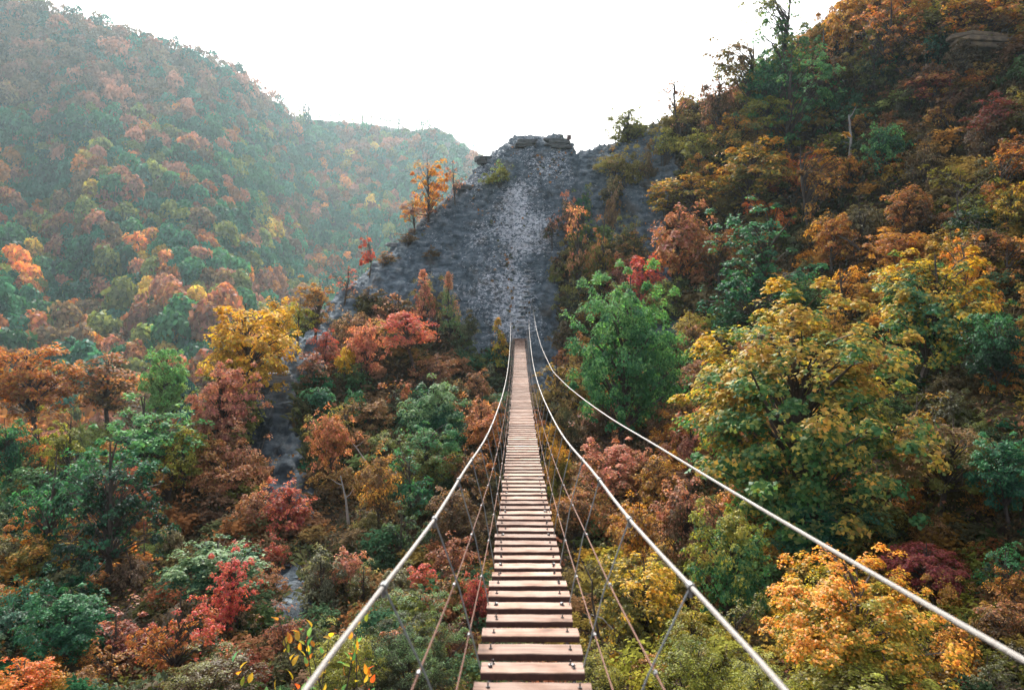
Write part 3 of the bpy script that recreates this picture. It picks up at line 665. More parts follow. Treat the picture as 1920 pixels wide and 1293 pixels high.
 (770, 900, 90, 100, 'airy', 'M', 'T', 'G', 'deep green shrub right of the tan orange maple', 980, 'shrub', 'shrub'),
 (905, 810, 70, 80, 'round', 'M', 'RU', 'S', 'orange red bush touching the left handrail cable', 880, 'shrub', 'shrub'),
 (880, 880, 100, 100, 'round', 'M', 'B', 'RU', 'rust bush behind the left hangers', 960, 'shrub', 'shrub'),
 (850, 960, 90, 100, 'round', 'M', 'B', 'TB', 'brown tan bush left of the bridge beneath the rust bush', 1040, 'shrub', 'shrub'),
 (934, 640, 46, 80, 'cone', 'S', 'YG', 'A', 'small amber tree beside the far end of the bridge', 695, 'tree', 'tree'),
 (642, 1065, 75, 90, 'airy', 'M', 'P', 'S', 'dusty pink sapling beneath the left handrail', 1130, 'sapling', 'tree'),
 (770, 1190, 220, 200, 'shrub', 'X', 'GB', 'PG', 'big grey green bush under the nearest left handrail', 1330, 'shrub', 'shrub'),
 (640, 1220, 150, 130, 'shrub', 'L', 'OL', 'YG', 'yellow green bush left of the big grey green bush', 1340, 'shrub', 'shrub'),
 (893, 1120, 60, 90, 'round', 'M', 'DR', 'CR', 'crimson sumac beside the left edge of the near deck', 1200, 'shrub', 'shrub'),
 (793, 1080, 55, 45, 'round', 'S', 'RU', 'CR', 'red orange shrub top behind the big grey green bush', 1140, 'shrub', 'shrub'),
 (802, 345, 70, 110, 'airy', 'M', 'O', 'A', 'orange tree clinging to the left crest of the slab', 420, 'tree', 'tree'),
 (775, 395, 50, 50, 'airy', 'S', 'P', 'A', 'small pink orange tree just left of the crest tree', 440, 'tree', 'tree'),
 (765, 440, 50, 30, 'shrub', 'S', 'B', 'TB', 'tan heather on the left flank of the slab below the crest trees', 458, 'shrub', 'shrub'),
 (722, 480, 46, 28, 'shrub', 'S', 'B', 'RU', 'russet heather near the small red tree on the left flank', 496, 'shrub', 'shrub'),
 (810, 470, 40, 26, 'shrub', 'S', 'B', 'B', 'dark brown tuft in the middle of the left half of the slab', 486, 'shrub', 'shrub'),
 (690, 560, 60, 50, 'airy', 'S', 'GB', 'TB', 'grey brown bush low on the left flank of the slab', 590, 'shrub', 'shrub'),
 (745, 575, 60, 60, 'airy', 'S', 'B', 'S', 'faded pink brown bush left of the pale pink pointed tree', 610, 'shrub', 'shrub'),
 (640, 600, 60, 50, 'shrub', 'S', 'GB', 'B', 'dark brown brush where the slab meets the left crest', 630, 'shrub', 'shrub'),
 (880, 600, 40, 60, 'shrub', 'S', 'GB', 'TB', 'brown green brush at the slab foot right of the slim pale green tree', 640, 'shrub', 'shrub'),
 (1040, 500, 34, 60, 'shrub', 'S', 'OL', 'TB', 'small amber brush on the lower right edge of the slab', 535, 'shrub', 'shrub'),
 (1035, 430, 30, 60, 'airy', 'S', 'GB', 'P', 'pinkish twiggy bush on the upper right edge of the slab', 470, 'shrub', 'shrub'),
 (935, 318, 62, 60, 'shrub', 'S', 'OL', 'PG', 'light green bush on the slab just under its top', 345, 'shrub', 'shrub'),
 (850, 330, 40, 60, 'sparse', 'S', 'P', 'P', 'thin pink half bare tree behind the crest', 390, 'tree', 'tree'),
 (692, 460, 34, 60, 'airy', 'S', 'CR', 'CR', 'small red tree with thin trunk on the crest', 520, 'tree', 'tree'),
 (650, 520, 60, 50, 'sparse', 'S', 'P', 'CR', 'half bare red tree left of the small red tree', 570, 'tree', 'tree'),
 (595, 560, 80, 70, 'airy', 'M', 'TB', 'A', 'loose orange tree left behind the crest', 640, 'tree', 'tree'),
 (560, 590, 60, 60, 'airy', 'S', 'OL', 'YG', 'yellow green tree between the loose orange and bright yellow trees', 660, 'tree', 'tree'),
 (200, 715, 150, 110, 'round', 'M', 'B', 'RU', 'rust oak beyond the left trees', 790, 'tree', 'tree'),
 (60, 710, 170, 150, 'round', 'L', 'RU', 'O', 'large rust orange oak near the left edge', 800, 'tree', 'tree'),
]
for q in T:
    u, v, w, h, form, size, c1, c2, label, vb, name, cat = q
    if form == 'sparse' or True: planted(u, v, w, h, form, size, c1, c2, label, vb, name, cat)

# filler shrubs on the slopes, coloured like their neighbours
NU_ = np.array([(q[0], q[1]) for q in NAMED])
hue_words = [('rust brown', (.26, .10, .05)), ('dark brown', (.10, .06, .04)), ('olive green', (.13, .14, .05)), ('deep green', (.04, .10, .055)), ('orange', (.40, .17, .05)),
             ('tan', (.22, .15, .08)), ('yellow green', (.24, .25, .06)), ('dull pink', (.30, .12, .09))]
pts = []; tries = 0
rs = random.Random(5)
while len(pts) < 285 and tries < 9000:
    tries += 1
    u = rs.uniform(-20, 1940); v = rs.uniform(60, 1330)
    if v < 560 and u < 1060: continue
    if v < 640 and u < 560: continue
    if 890 < u < 1100 and v > 900: continue
    D, ok = hit(u, v)
    if not ok or D > 60: continue
    x = (u - U0) / F * D
    if float(grid_lookup(RK, x, D)) > .3 and rs.random() < .93: continue
    if 475 < u < 600 and 660 < v < 960: continue
    if abs(x - .3) < 1.3 and (V0 - v) / F * D > -5.0 and D < 43: continue
    spc = 34 if u > 1100 and v < 600 else 40
    if any((u - p[0]) ** 2 + ((v - p[1]) * 1.2) ** 2 < spc ** 2 for p in pts): continue
    pts.append((u, v, D, x))
USED = set()
def short(l):
    for w_ in (' with ', ' in ', ' on ', ' at ', ' under ', ' below ', ' beneath ', ' left of ', ' right of ', ' above ', ' beside ', ' behind ', ' standing ', ' between ', ' near ', ' rising ', ' poking ', ' reaching ', ' joined ', ' peeping ', ' tucked ', ' crossed ', ' overhanging ', ' cut by ', ' among ', ' seen ', ' inside ', ' directly ', ' uphill ', ' just ', ' glowing in', ' along ', ' touching ', ' where ', ' clinging ', ' running ', ' close ', ' beyond '):
        i = l.find(w_)
        if i > 8: l = l[:i]
    return l
def flabel(word, u, v, _):
    dd = np.hypot(NU_[:, 0] - u, NU_[:, 1] - v)
    for j in np.argsort(dd)[:6]:
        du, dv = u - NU_[j, 0], v - NU_[j, 1]
        rel = ('right of' if du > 0 else 'left of') if abs(du) > abs(dv) else ('below' if dv > 0 else 'above')
        for ad in ('', 'low '):
            l = f'{ad}{word} shrub {rel} the {short(T[j][8])}'
            if l not in USED: USED.add(l); return l
    return l
for (u, v, D, x) in pts:
    dd = np.hypot(NU_[:, 0] - u, NU_[:, 1] - v); k = int(np.argsort(dd)[rs.choice([0, 1, 2])])
    right_shade = u > 1580 and 120 < v < 420 or (u > 1600 and v > 700)
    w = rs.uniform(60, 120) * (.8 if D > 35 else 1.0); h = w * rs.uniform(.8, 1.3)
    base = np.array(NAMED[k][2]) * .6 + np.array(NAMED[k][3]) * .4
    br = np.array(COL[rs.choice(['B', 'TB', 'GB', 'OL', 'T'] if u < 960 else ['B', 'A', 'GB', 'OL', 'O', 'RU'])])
    f_ = .75 if right_shade else rs.uniform(.25, .8)
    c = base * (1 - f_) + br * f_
    if right_shade: c = c * .75  # shade of the right slope painted into the shrub colour
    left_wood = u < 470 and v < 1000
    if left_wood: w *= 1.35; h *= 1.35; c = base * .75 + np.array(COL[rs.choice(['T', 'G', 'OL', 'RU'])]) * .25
    word = min(hue_words, key=lambda q: sum((a_ - b_) ** 2 for a_, b_ in zip(q[1], c)))[0]
    side = 'right slope' if u > 1000 else 'left slope'
    form = rs.choice(['shrub', 'shrub', 'round', 'airy', 'round']); size = 'M' if w * 1 > 62 else 'S'
    hp = h * D / F
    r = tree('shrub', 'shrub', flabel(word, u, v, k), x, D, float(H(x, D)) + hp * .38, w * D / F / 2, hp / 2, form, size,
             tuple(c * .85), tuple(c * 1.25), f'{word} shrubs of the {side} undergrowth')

# the rest of the thicket: several hundred small bushes that read as one mass
def thicket():
    rt = np.random.default_rng(321); rq = random.Random(99); pl = []; tries = 0; VS, FS, CS, nv_ = [], [], [], 0
    protos = []
    for k in range(5):
        rr = np.random.default_rng(700 + k); nt_ = 34; d = rr.normal(size=(nt_, 3)); d /= np.linalg.norm(d, axis=1, keepdims=True); d[:, 2] = np.abs(d[:, 2]) * 1.1 - .25
        p = d * (rr.uniform(.3, 1, nt_) ** .5)[:, None]; n = 680; tip = rr.integers(0, nt_, n)
        o_ = rr.normal(size=(n, 3)) * np.array([.13, .13, .07]); c = p[tip] + o_; nn = np.array([0, 0, .7]) + p[tip] * .5 + rr.normal(size=(n, 3)) * .4; nn /= np.linalg.norm(nn, axis=1, keepdims=True)
        q_ = rr.normal(size=(n, 3)); ax = np.cross(nn, q_); ax /= np.linalg.norm(ax, axis=1, keepdims=True); bx = np.cross(nn, ax); s_ = rr.uniform(.05, .10, n)[:, None] * 1.15
        protos.append((np.stack([c - bx * s_, c + ax * s_ * .65, c + bx * s_, c - ax * s_ * .65], 1).reshape(-1, 3), rr.random(nt_)[tip], rr.random(n)))
    while len(pl) < 820 and tries < 22000:
        tries += 1; u = rq.uniform(-260, 2420); v = rq.uniform(-60, 1345)
        if (v < 560 and u < 1080) or (v < 650 and u < 540): continue
        D, ok = hit(u, v)
        if not ok or D > 62: continue
        x = (u - U0) / F * D; z = float(H(x, D))
        if float(grid_lookup(RK, x, D)) > .35 or (480 < u < 590 and 700 < v < 960 and rq.random() < .85) or (480 < u < 700 and 540 < v < 720 and v < 1190 - u) or (abs(x - .3) < 1.2 and z > -4.2): continue
        if any((u - a_) ** 2 + (v - b_) ** 2 < 24 ** 2 for a_, b_ in pl): continue
        pl.append((u, v)); dd = np.hypot(NU_[:, 0] - u, NU_[:, 1] - v); k = int(np.argsort(dd)[rq.choice([0, 1, 2, 3])])
        base = np.array(NAMED[k][2]) * .5 + np.array(NAMED[k][3]) * .5; br = np.array(COL[rq.choice(['T', 'OL', 'GB', 'G', 'T', 'DG', 'T'] if u < 960 else ['YG', 'OL', 'GB', 'TB', 'A', 'T'])]); pre = rq.random(); f_ = rq.uniform(.25, .8); c = base * (1 - f_) + br * f_
        R = rq.uniform(26, 48) * D / F * (1.25 if v > 1000 else 1); V_, t1, t2 = protos[len(pl) % 5]
        an = rq.uniform(0, 6.28); ca, sa = math.cos(an), math.sin(an)
        W = (V_ @ np.array([[ca, sa, 0], [-sa, ca, 0], [0, 0, 1]])) * np.array([R, R, R * rq.uniform(.7, 1.2)]) + np.array([x, D, z + R * .3]); n = len(t1)
        VS.append(W); FS.append((np.array([(0, 1, 2), (0, 2, 3)])[None] + (np.arange(n) * 4)[:, None, None]).reshape(-1, 3) + nv_); nv_ += 4 * n
        c = c * (.60 if u < 560 and v > 850 else .72 if u < 960 else (.45 if u > 1600 and v > 650 else 1))  # shade at the left and lower right painted into the leaf colours
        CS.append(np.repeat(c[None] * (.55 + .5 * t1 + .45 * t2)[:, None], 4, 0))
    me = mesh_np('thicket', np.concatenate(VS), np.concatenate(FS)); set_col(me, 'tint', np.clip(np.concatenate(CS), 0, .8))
    tag(link('thicket', me, None, M['tint']), 'tangled low bushes filling the slopes between the larger trees', 'thicket', kind='stuff')
thicket()

# ------------------------------------------------------------------ undergrowth: small leaves and dry grass over the soil (stuff)
def scatter_ground(name, n, size, colfun, lift, seed, cond, slender=False):
    rg = np.random.default_rng(seed)
    D = rg.uniform(5.5, 64, n * 4); a_ = rg.uniform(-1.0, 1.15, n * 4)
    keep = rg.random(n * 4) < (D / 64) ** .6; D = D[keep]; a_ = a_[keep]
    x = a_ * D; y = D; h = H(x, y); u = U0 + F * a_; v = V0 - F * h / D
    k = cond(x, y, u, v, rg, grid_lookup(RK, x, y)) & (v < 1420) & (v > -60); x, y, h, u, v = x[k][:n], y[k][:n], h[k][:n], u[k][:n], v[k][:n]
    m = len(x)
    e_ = .3; nx = -(H(x + e_, y) - H(x - e_, y)) / (2 * e_); ny = -(H(x, y + e_) - H(x, y - e_)) / (2 * e_)
    nr_ = np.stack([nx, ny, np.ones(m)], 1); nr_ /= np.linalg.norm(nr_, axis=1, keepdims=True)
    pos = np.stack([x, y, h], 1) + nr_ * (rg.random(m) ** 1.6 * lift)[:, None]
    j = rg.normal(size=(m, 3)); nn = nr_ * 1.0 + j * (.45 if not slender else .2); nn /= np.linalg.norm(nn, axis=1, keepdims=True)
    r_ = rg.normal(size=(m, 3)); ax = np.cross(nn, r_); ax /= np.linalg.norm(ax, axis=1, keepdims=True); bx = np.cross(nn, ax)
    s = (size * rg.uniform(.6, 1.3, m) * np.clip(y / 22, .38, 1.7))[:, None]
    if slender:
        dn = np.stack([rg.normal(0, .35, m), rg.normal(-.25, .35, m), rg.uniform(.4, 1.0, m)], 1); dn /= np.linalg.norm(dn, axis=1, keepdims=True)
        sd_ = np.cross(dn, rg.normal(size=(m, 3))); sd_ /= np.linalg.norm(sd_, axis=1, keepdims=True)
        base = np.stack([x, y, h - .02], 1); droop = np.stack([dn[:, 0] * .9, dn[:, 1] * .9 - .25, np.zeros(m)], 1)
        v4 = np.stack([base - sd_ * s * .05, base + sd_ * s * .05, base + dn * s * .7 + sd_ * s * .02, base + dn * s * .7 + droop * s * .5], 1)
        fl = [(0, 1, 2), (0, 2, 3)]
    else:
        v4 = np.stack([pos - bx * s * .5, pos + ax * s * .32, pos + bx * s * .5, pos - ax * s * .32], 1); fl = [(0, 1, 2), (0, 2, 3)]
    f = (np.array(fl)[None] + (np.arange(m) * 4)[:, None, None]).reshape(-1, 3)
    me = mesh_np(name, v4.reshape(-1, 3), f)
    col = colfun(x, y, u, v, rg, m) * rg.uniform(.6, 1.35, m)[:, None]
    set_col(me, 'tint', np.repeat(np.clip(col, 0, .8), 4, 0))
    o = link(name, me, None, M['tint']); tag(o, kind='stuff'); return o
def col_litter(x, y, u, v, rg, m):
    pal = np.array([COL['B'], COL['RU'], COL['TB'], COL['GB'], COL['B'], COL['OL'], COL['S'], COL['T']]) * .55
    w = vnoise(x, y, 77, .35, 3); w2 = rg.random(m)
    i = np.clip(((w * .5 + .5) * 5 + w2 * 3).astype(int), 0, 7)
    return pal[i]
o = scatter_ground('fallen_leaves', 340000, .15, col_litter, .32, 12, lambda x, y, u, v, rg, rk: (rk < .45) & ~((u > 955) & (u < 1000) & (v < 700) & (v > 560)))
tag(o, 'brown and rust low growth and fallen leaves covering the slopes', 'undergrowth')
def col_grass(x, y, u, v, rg, m):
    t_ = rg.random(m)[:, None]; c = np.array((.15, .10, .055)) * t_ + np.array((.08, .07, .04)) * (1 - t_)
    g_ = (vnoise(x, y, 55, .3, 2) > .25)[:, None]; c = np.where(g_, c * np.array((.75, 1.1, .9)), c)
    nr2 = (y < 13)[:, None]; return np.where(nr2, np.array((.17, .22, .13)) * (.6 + .8 * t_), c)
o = scatter_ground('dry_grass', 110000, .42, col_grass, .1, 13, lambda x, y, u, v, rg, rk: (rk < .5) & (vnoise(x, y, 66, .35, 3) > -.02), True)
tag(o, 'dry brown grass tufts hanging on the banks between shrubs', 'grass')
def col_spk(x, y, u, v, rg, m): return np.array([COL['B'], COL['TB'], COL['RU'], COL['GB']])[rg.integers(0, 4, m)]
o = scatter_ground('slab_moss', 22000, .15, col_spk, .14, 14, lambda x, y, u, v, rg, rk: (rk >= .5) & ((vnoise(x * 1.0, y * .45, 88, .5, 3) > np.where(v > 650, -.1, .33)) | ((vnoise(x, y, 89, 1.1, 2) > .42) & (rg.random(len(x)) < .8)) | ((np.abs(u - 933 + 8 * np.sin(v / 20)) < 7) & (v < 530) & (v > 385))))
tag(o, 'brown tufts of moss and heather scattered on the slab', 'moss')

# ------------------------------------------------------------------ far woods
def far_proto(seed, n=460):
    rg = np.random.default_rng(seed); d = rg.normal(size=(n, 3)); d /= np.linalg.norm(d, axis=1, keepdims=True); d[:, 2] = np.where(d[:, 2] < -.35, -d[:, 2], d[:, 2])
    lobes = rg.normal(size=(7, 3)); lobes /= np.linalg.norm(lobes, axis=1, keepdims=True)
    amp = 1 + .30 * np.max(np.clip((d @ lobes.T - .78) * 4.0, 0, 1), axis=1) - .12
    c = d * (amp * rg.uniform(.72, 1.0, n))[:, None] * np.array([1, 1, 1.05])
    nn = d + rg.normal(size=(n, 3)) * .45; nn /= np.linalg.norm(nn, axis=1, keepdims=True)
    r_ = rg.normal(size=(n, 3)); ax = np.cross(nn, r_); ax /= np.linalg.norm(ax, axis=1, keepdims=True); bx = np.cross(nn, ax)
    s = rg.uniform(.24, .46, n)[:, None] * .40
    v4 = np.stack([c - ax * s, c + bx * s * .8, c + ax * s, c - bx * s * .8], 1)
    g = np.clip(.5 + .4 * c[:, 2], 0, 1)
    return v4.reshape(-1, 3), g, rg.random(n), rg.random(n)
FP = [far_proto(200 + i) for i in range(6)]
def far_mesh(fp):
    v4, g, r1, r2 = fp; n = len(g); f = (np.array([(0, 1, 2), (0, 2, 3)])[None] + (np.arange(n) * 4)[:, None, None]).reshape(-1, 3)
    me = mesh_np('crown', v4, f); set_col(me, 'leaf', np.repeat(np.stack([r1, g, r2], 1), 4, 0)); me.materials.append(M['leaf']); return me
FM = [far_mesh(q) for q in FP]
mbt = MB(); mbt.tube([(0, 0, -2.2), (.05, 0, -.8), (0, 0, .3)], [.07, .05, .02], 5, False); FT = mbt.mesh('trunk'); FT.materials.append(M['bark'])
rg = np.random.default_rng(91)
# dart throwing in (column, height-on-slope) with spacing tied to crown size
cand = []
ncell = 13.0; occ = {}
fpal = {'teal green': (.035, .135, .085), 'green': (.055, .18, .085), 'olive': (.18, .21, .06), 'rust': (.37, .155, .065), 'orange': (.55, .24, .06), 'brown': (.20, .13, .07), 'pinkish brown': (.36, .17, .11), 'yellow': (.52, .38, .08)}
fk = list(fpal)
def far_xyz(u, t_):
    fu = (u - uu[0]) / (uu[1] - uu[0]); ft = t_ * (NT - 1); i = int(fu); j = min(int(ft), NT - 2); a_ = fu - i; b_ = ft - j
    def g_(A): return (A[j, i] * (1 - a_) + A[j, i + 1] * a_) * (1 - b_) + (A[j + 1, i] * (1 - a_) + A[j + 1, i + 1] * a_) * b_
    return g_(FX), g_(FY), g_(FZ)
for _ in range(60000):
    u = rg.uniform(-160, 1010); t_ = rg.uniform(.02, 1.0)
    if u > 640 and t_ < .35: continue
    x, y, z = far_xyz(u, t_); v = V0 - F * z / y
    R = rg.uniform(2.4, 4.9) * (1 if t_ < .97 else .7); rp = R * F / y
    key = (int(u // 12), int(v // 12)); bad = False
    for i in range(-3, 4):
        for j in range(-3, 4):
            for (pu, pv, pr) in occ.get((key[0] + i, key[1] + j), ()):
                dx, dy = u - pu, (v - pv) * 1.5
                if dx * dx + dy * dy < (.70 * min(rp, pr) + .25 * rp) ** 2: bad = True; break
            if bad: break
        if bad: break
    if bad: continue
    occ.setdefault(key, []).append((u, v, rp)); cand.append((rp, u, v, x, y, z, R, t_))
print('far trees', len(cand))
def far_col(u, v, t_):
    w = vnoise(np.array([u / 55.0]), np.array([v / 45.0]), 19, 1, 3)[0] * 1.1 + rg.normal() * .42
    warm = w + (.35 if (u < 330 and v > 620) else 0) - (.15 if v < 260 else 0)
    if warm > .72: k = rg.choice([4, 3, 4, 7])
    elif warm > .32: k = rg.choice([3, 6, 5, 2])
    elif warm > -.05: k = rg.choice([2, 2, 5, 6, 1])
    else: k = rg.choice([0, 0, 1])
    if v < 230 and u < 520: k = rg.choice([5, 5, 0, 6])
    return fk[k]
cand.sort(reverse=True, key=lambda c: c[0] * (1 if 0 < c[1] < 900 and c[2] < 800 else .1))
SV, SF, SC = [], [], []; nv = 0
for i, (rp, u, v, x, y, z, R, t_) in enumerate(cand):
    word = far_col(u, v, t_); c = np.array(fpal[word]); c = c * rg.uniform(.6, 1.5)
    hz = R * rg.uniform(1.05, 1.5); zc = z + hz * .95
    thin = t_ > .975 and u > 540
    if i < 280:
        zone = 'lower left' if u < 420 else 'middle'
        r = empty('distant_tree', (x, y, z)); tag(r, f'{word} tree crown in the {zone} part of the far wooded hillside', 'tree', f'{word} trees on the {zone} of the far hillside')
        for nm, me in (('trunk', FT), ('crown', FM[i % 6])):
            o = bpy.data.objects.new(nm, me); C.objects.link(o); o.parent = r; o.location = (0, 0, zc - z); o.rotation_euler = (0, 0, rg.uniform(0, 6.28)); o.scale = (R, R, hz)
            if nm == 'crown': o['kind'] = 'stuff'; o['color_low'] = [float(q) for q in c * .85]; o['color_high'] = [float(q) for q in c * 1.15]
    else:
        v4, g, r1, r2 = FP[i % 6]
        nq = len(g); st = 1 if y < 330 else 1
        an = rg.uniform(0, 6.28); ca, sa = math.cos(an), math.sin(an)
        if thin: R *= .6; hz *= 1.5; zc = z + hz
        V_ = v4 @ np.array([[ca, sa, 0], [-sa, ca, 0], [0, 0, 1]]) * np.array([R, R, hz]) + np.array([x, y, zc])
        m_ = nq
        m_ = 300
        if y > 300: m_ = 190
        V_ = V_[:m_ * 4]
        if False: m_ = 110; V_ = V_[:m_ * 4] + 0
        if thin: m_ = 34; V_ = V_[:m_ * 4]
        f = (np.array([(0, 1, 2), (0, 2, 3)])[None] + (np.arange(m_) * 4)[:, None, None]).reshape(-1, 3) + nv
        SV.append(V_); SF.append(f); nv += m_ * 4
        cc = c[None] * (.72 + .6 * r1[:m_, None]); SC.append(np.repeat(cc, 4, 0))
me = mesh_np('distant_woods', np.concatenate(SV), np.concatenate(SF)); set_col(me, 'tint', np.concatenate(SC))
o = link('distant_woods', me, None, M['tint']); tag(o, 'mixed autumn woods covering the far hills up to their ridges', 'woods', kind='stuff')
# leafless trees in a row on the far ridge
mb = MB()
for _ in range(90):
    u = rg.uniform(545, 820); x, y, z = far_xyz(u, .995); hgt = rg.uniform(7, 15)
    mb.tube([(x, y, z - 1), (x + rg.normal() * .4, y, z + hgt)], [.35, .1], 3, False)
    for k in range(5):
        h0 = hgt * rg.uniform(.35, .9); mb.tube([(x, y, z + h0), (x + rg.normal() * 1.6, y + rg.normal(), z + h0 + 2.2)], [.16, .05], 3, False)
o = mb.build('ridge_tree_stems', M['bark']); tag(o, 'thin bare tree stems lining the far right ridge against the sky', 'tree stems', kind='stuff')

# ------------------------------------------------------------------ the suspension footbridge
br = empty('suspension_footbridge', (0.1, 4, -2.1)); tag(br, 'long narrow plank footbridge hung on steel cables, running to the slab', 'footbridge')
BR0 = Vector((0.1, 4, -2.1))
def cx(D): return .075 + .0088 * D
dk = ([0, 1.5, 2.8, 4.2, 7.1, 10.9, 17.2, 24, 31, 38, 45], [-1.72, -1.84, -1.95, -2.08, -2.385, -2.66, -2.92, -3.06, -3.03, -2.84, -2.48])
hw = ([-3, 0, 2.1, 4.2, 8, 13, 22, 35, 45], [.74, .72, .675, .545, .46, .41, .40, .46, .54])
hz_ = ([-3, 0, 2.1, 4.2, 5.4, 8, 13, 22, 35, 45], [-.75, -.95, -1.10, -1.235, -1.30, -1.55, -1.85, -2.13, -1.86, -1.25])
def smooth_tab(tab):
    xs, ys = np.array(tab[0], float), np.array(tab[1], float)
    m_ = np.gradient(ys, xs)
    def f(x):
        i = int(np.clip(np.searchsorted(xs, x) - 1, 0, len(xs) - 2)); h = xs[i + 1] - xs[i]; t_ = (x - xs[i]) / h
        return float(ys[i] * (1 + 2 * t_) * (1 - t_) ** 2 + h * m_[i] * t_ * (1 - t_) ** 2 + ys[i + 1] * t_ ** 2 * (3 - 2 * t_) + h * m_[i + 1] * t_ ** 2 * (t_ - 1))
    return f
deck, hwid, hgt_ = smooth_tab(dk), smooth_tab(hw), smooth_tab(hz_)
def bl(v): return tuple(Vector(v) - BR0)
def plank_mesh(seed):
    rr = random.Random(seed); me = bpy.data.meshes.new('plank'); nx_ = 7; L_, w, t_ = .60, .163, .042; vs = []
    for i in range(nx_):
        x = -L_ / 2 + L_ * i / (nx_ - 1); e0 = rr.uniform(-.002, .002); wv = rr.uniform(-.0015, .0015); c_ = .005
        ring = [(-w / 2 + e0, -t_), (w / 2 + e0, -t_), (w / 2 + e0, -c_), (w / 2 - c_ + e0, 0 + wv), (-w / 2 + c_ + e0, 0 + wv), (-w / 2 + e0, -c_)]
        vs += [(x, a_, b_) for a_, b_ in ring]
    fs = []
    for i in range(nx_ - 1):
        for k in range(6):
            k2 = (k + 1) % 6; fs.append((i * 6 + k, i * 6 + k2, (i + 1) * 6 + k2, (i + 1) * 6 + k))
    fs += [tuple(range(6))[::-1], tuple((nx_ - 1) * 6 + k for k in range(6))]
    me.from_pydata(vs, [], [f[::-1] for f in fs]); me.update(); me.materials.append(M['plank']); me.materials.append(M['edge'])
    for p_ in me.polygons:
        if p_.center.z < -.004: p_.material_index = 1
    return me
PM = [plank_mesh(i) for i in range(5)]
mb = MB(); mb.tube([(0, 0, -.01), (0, 0, .006)], .011, 8); mb.tube([(0, 0, .006), (0, 0, .026)], .004, 6); BOLT = mb.mesh('bolt'); BOLT.materials.append(M['bolt'])
rp_ = random.Random(3)
D = 2.78 - 8 * .289; k = 0
while D < 44.7:
    z = deck(D); sl_ = (deck(D + .1) - deck(D - .1)) / .2
    o = link('plank', PM[k % 5], br); o.location = bl((cx(D) + rp_.uniform(-.009, .009), D, z + rp_.uniform(-.003, .003)))
    o.rotation_euler = (math.atan(sl_) + rp_.uniform(-.03, .03), rp_.uniform(-.006, .006), rp_.uniform(-.012, .012) - .0088)
    o.scale = (rp_.uniform(.96, 1.05), rp_.uniform(.90, 1.06), rp_.uniform(.9, 1.1))
    if D < 11:
        for s in (-1, 1):
            for dy in ((0,) if rp_.random() < .8 else (-.02, .03)):
                b_ = link('bolt', BOLT, o); b_.location = (s * .235 + rp_.uniform(-.01, .01), dy + rp_.uniform(-.02, .02), 0.0)
    D += .289 if D < 12 else .291; k += 1
def cable(name, fn, d0, d1, r, mat, n=8, step=.6, label=None):
    ds = list(np.arange(d0, d1, step)) + [d1]
    o = MB().tube([bl(fn(d)) for d in ds], r, n).build(name, mat, br)
    if label: o['label'] = label
    return o
def hand(s): return lambda d: (cx(d) + s * hwid(d), d, hgt_(d))
def edge(s): return lambda d: (cx(d) + s * .285, d, deck(d) - .03)
def mid(s, f): return lambda d: tuple(Vector(hand(s)(d)).lerp(Vector(edge(s)(d)), f))
for s in (-1, 1):
    cable('handrail_cable', hand(s), -2.5, 45, .0095, M['cable'])
    cable('carrying_cable', lambda d: (cx(d) + s * .235, d, deck(d) - .054), 1.0, 45.4, .010, M['wire'])
    cable('lacing_rope', mid(s, .42), 1.0, 45, .0043, M['rust'], 5, .3, 'rusty side rope')
    cable('lacing_rope', mid(s, .74), 1.0, 45, .0043, M['rust'], 5, .3, 'rusty side rope')
    D = 3.02; first = None
    while D < 44.5:
        a_, b_ = Vector(hand(s)(D)), Vector(edge(s)(D + .05)); mid_ = a_.lerp(b_, .45) + Vector((s * -.02, 0, 0))
        MB().tube([bl(a_), bl(mid_), bl(b_)], .0044, 5).build('hanger', M['wire'], br)
        if D < 20:
            t_ = Vector(hand(s)(D + .1)) - Vector(hand(s)(D - .1)); t_.normalize()
            m_ = MB().tube([bl(a_ - t_ * .022), bl(a_ + t_ * .022)], .0165, 8); m_.tube([bl(a_), bl(a_ + Vector((0, 0, -.045)))], .009, 6); m_.build('cable_clamp', M['steel'], br)
        if D < 12:
            for f in (.42, .74):
                c_ = Vector(mid(s, f)(D)); MB().tube([bl(c_ - Vector((0, .014, 0))), bl(c_ + Vector((0, .014, 0)))], .010, 6).build('rope_clip', M['steel'], br)
            MB().tube([bl(b_ + Vector((-s * .05, 0, .045))), bl(b_ + Vector((-s * .05, 0, -.03)))], .012, 6).build('eye_bolt', M['steel'], br)
        D += 1.16
for s in (-1, 1):   # near posts the handrails start from
    a_ = Vector(hand(s)(-2.5)); MB().tube([bl((a_.x, a_.y, float(H(a_.x, a_.y)) - .3)), bl(a_ + Vector((0, 0, .12)))], .05, 8).build('anchor_post', M['wire'], br)
# far end: beam, two dark posts, short stays to the rock
z = deck(45) + .0
o = MB().box(bl((cx(45.1), 45.0, z + .03)), (.86, .16, .11)).build('end_beam', M['plank'], br, False)
for s in (-1, 1):
    MB().box(bl((cx(45) + s * .37, 44.9, z - .26)), (.14, .2, .46)).build('beam_support', M['bolt'], br, False)
    MB().tube([bl((cx(45) + s * .42, 45, z + .06)), bl((cx(45) + s * .85, 45.6, z + .42))], .014, 5).build('stay', M['steel'], br)
    zt = hgt_(45); p0 = Vector(hand(s)(45)); 
    D2, ok = hit(958 if s < 0 else 999, 560, 40); p1 = Vector(((958 if s < 0 else 999) - U0, F, V0 - 560)) / F * (D2 + .15)
    MB().tube([bl(p0), bl(p1)], .0105, 6).build('anchor_cable', M['cable'], br)
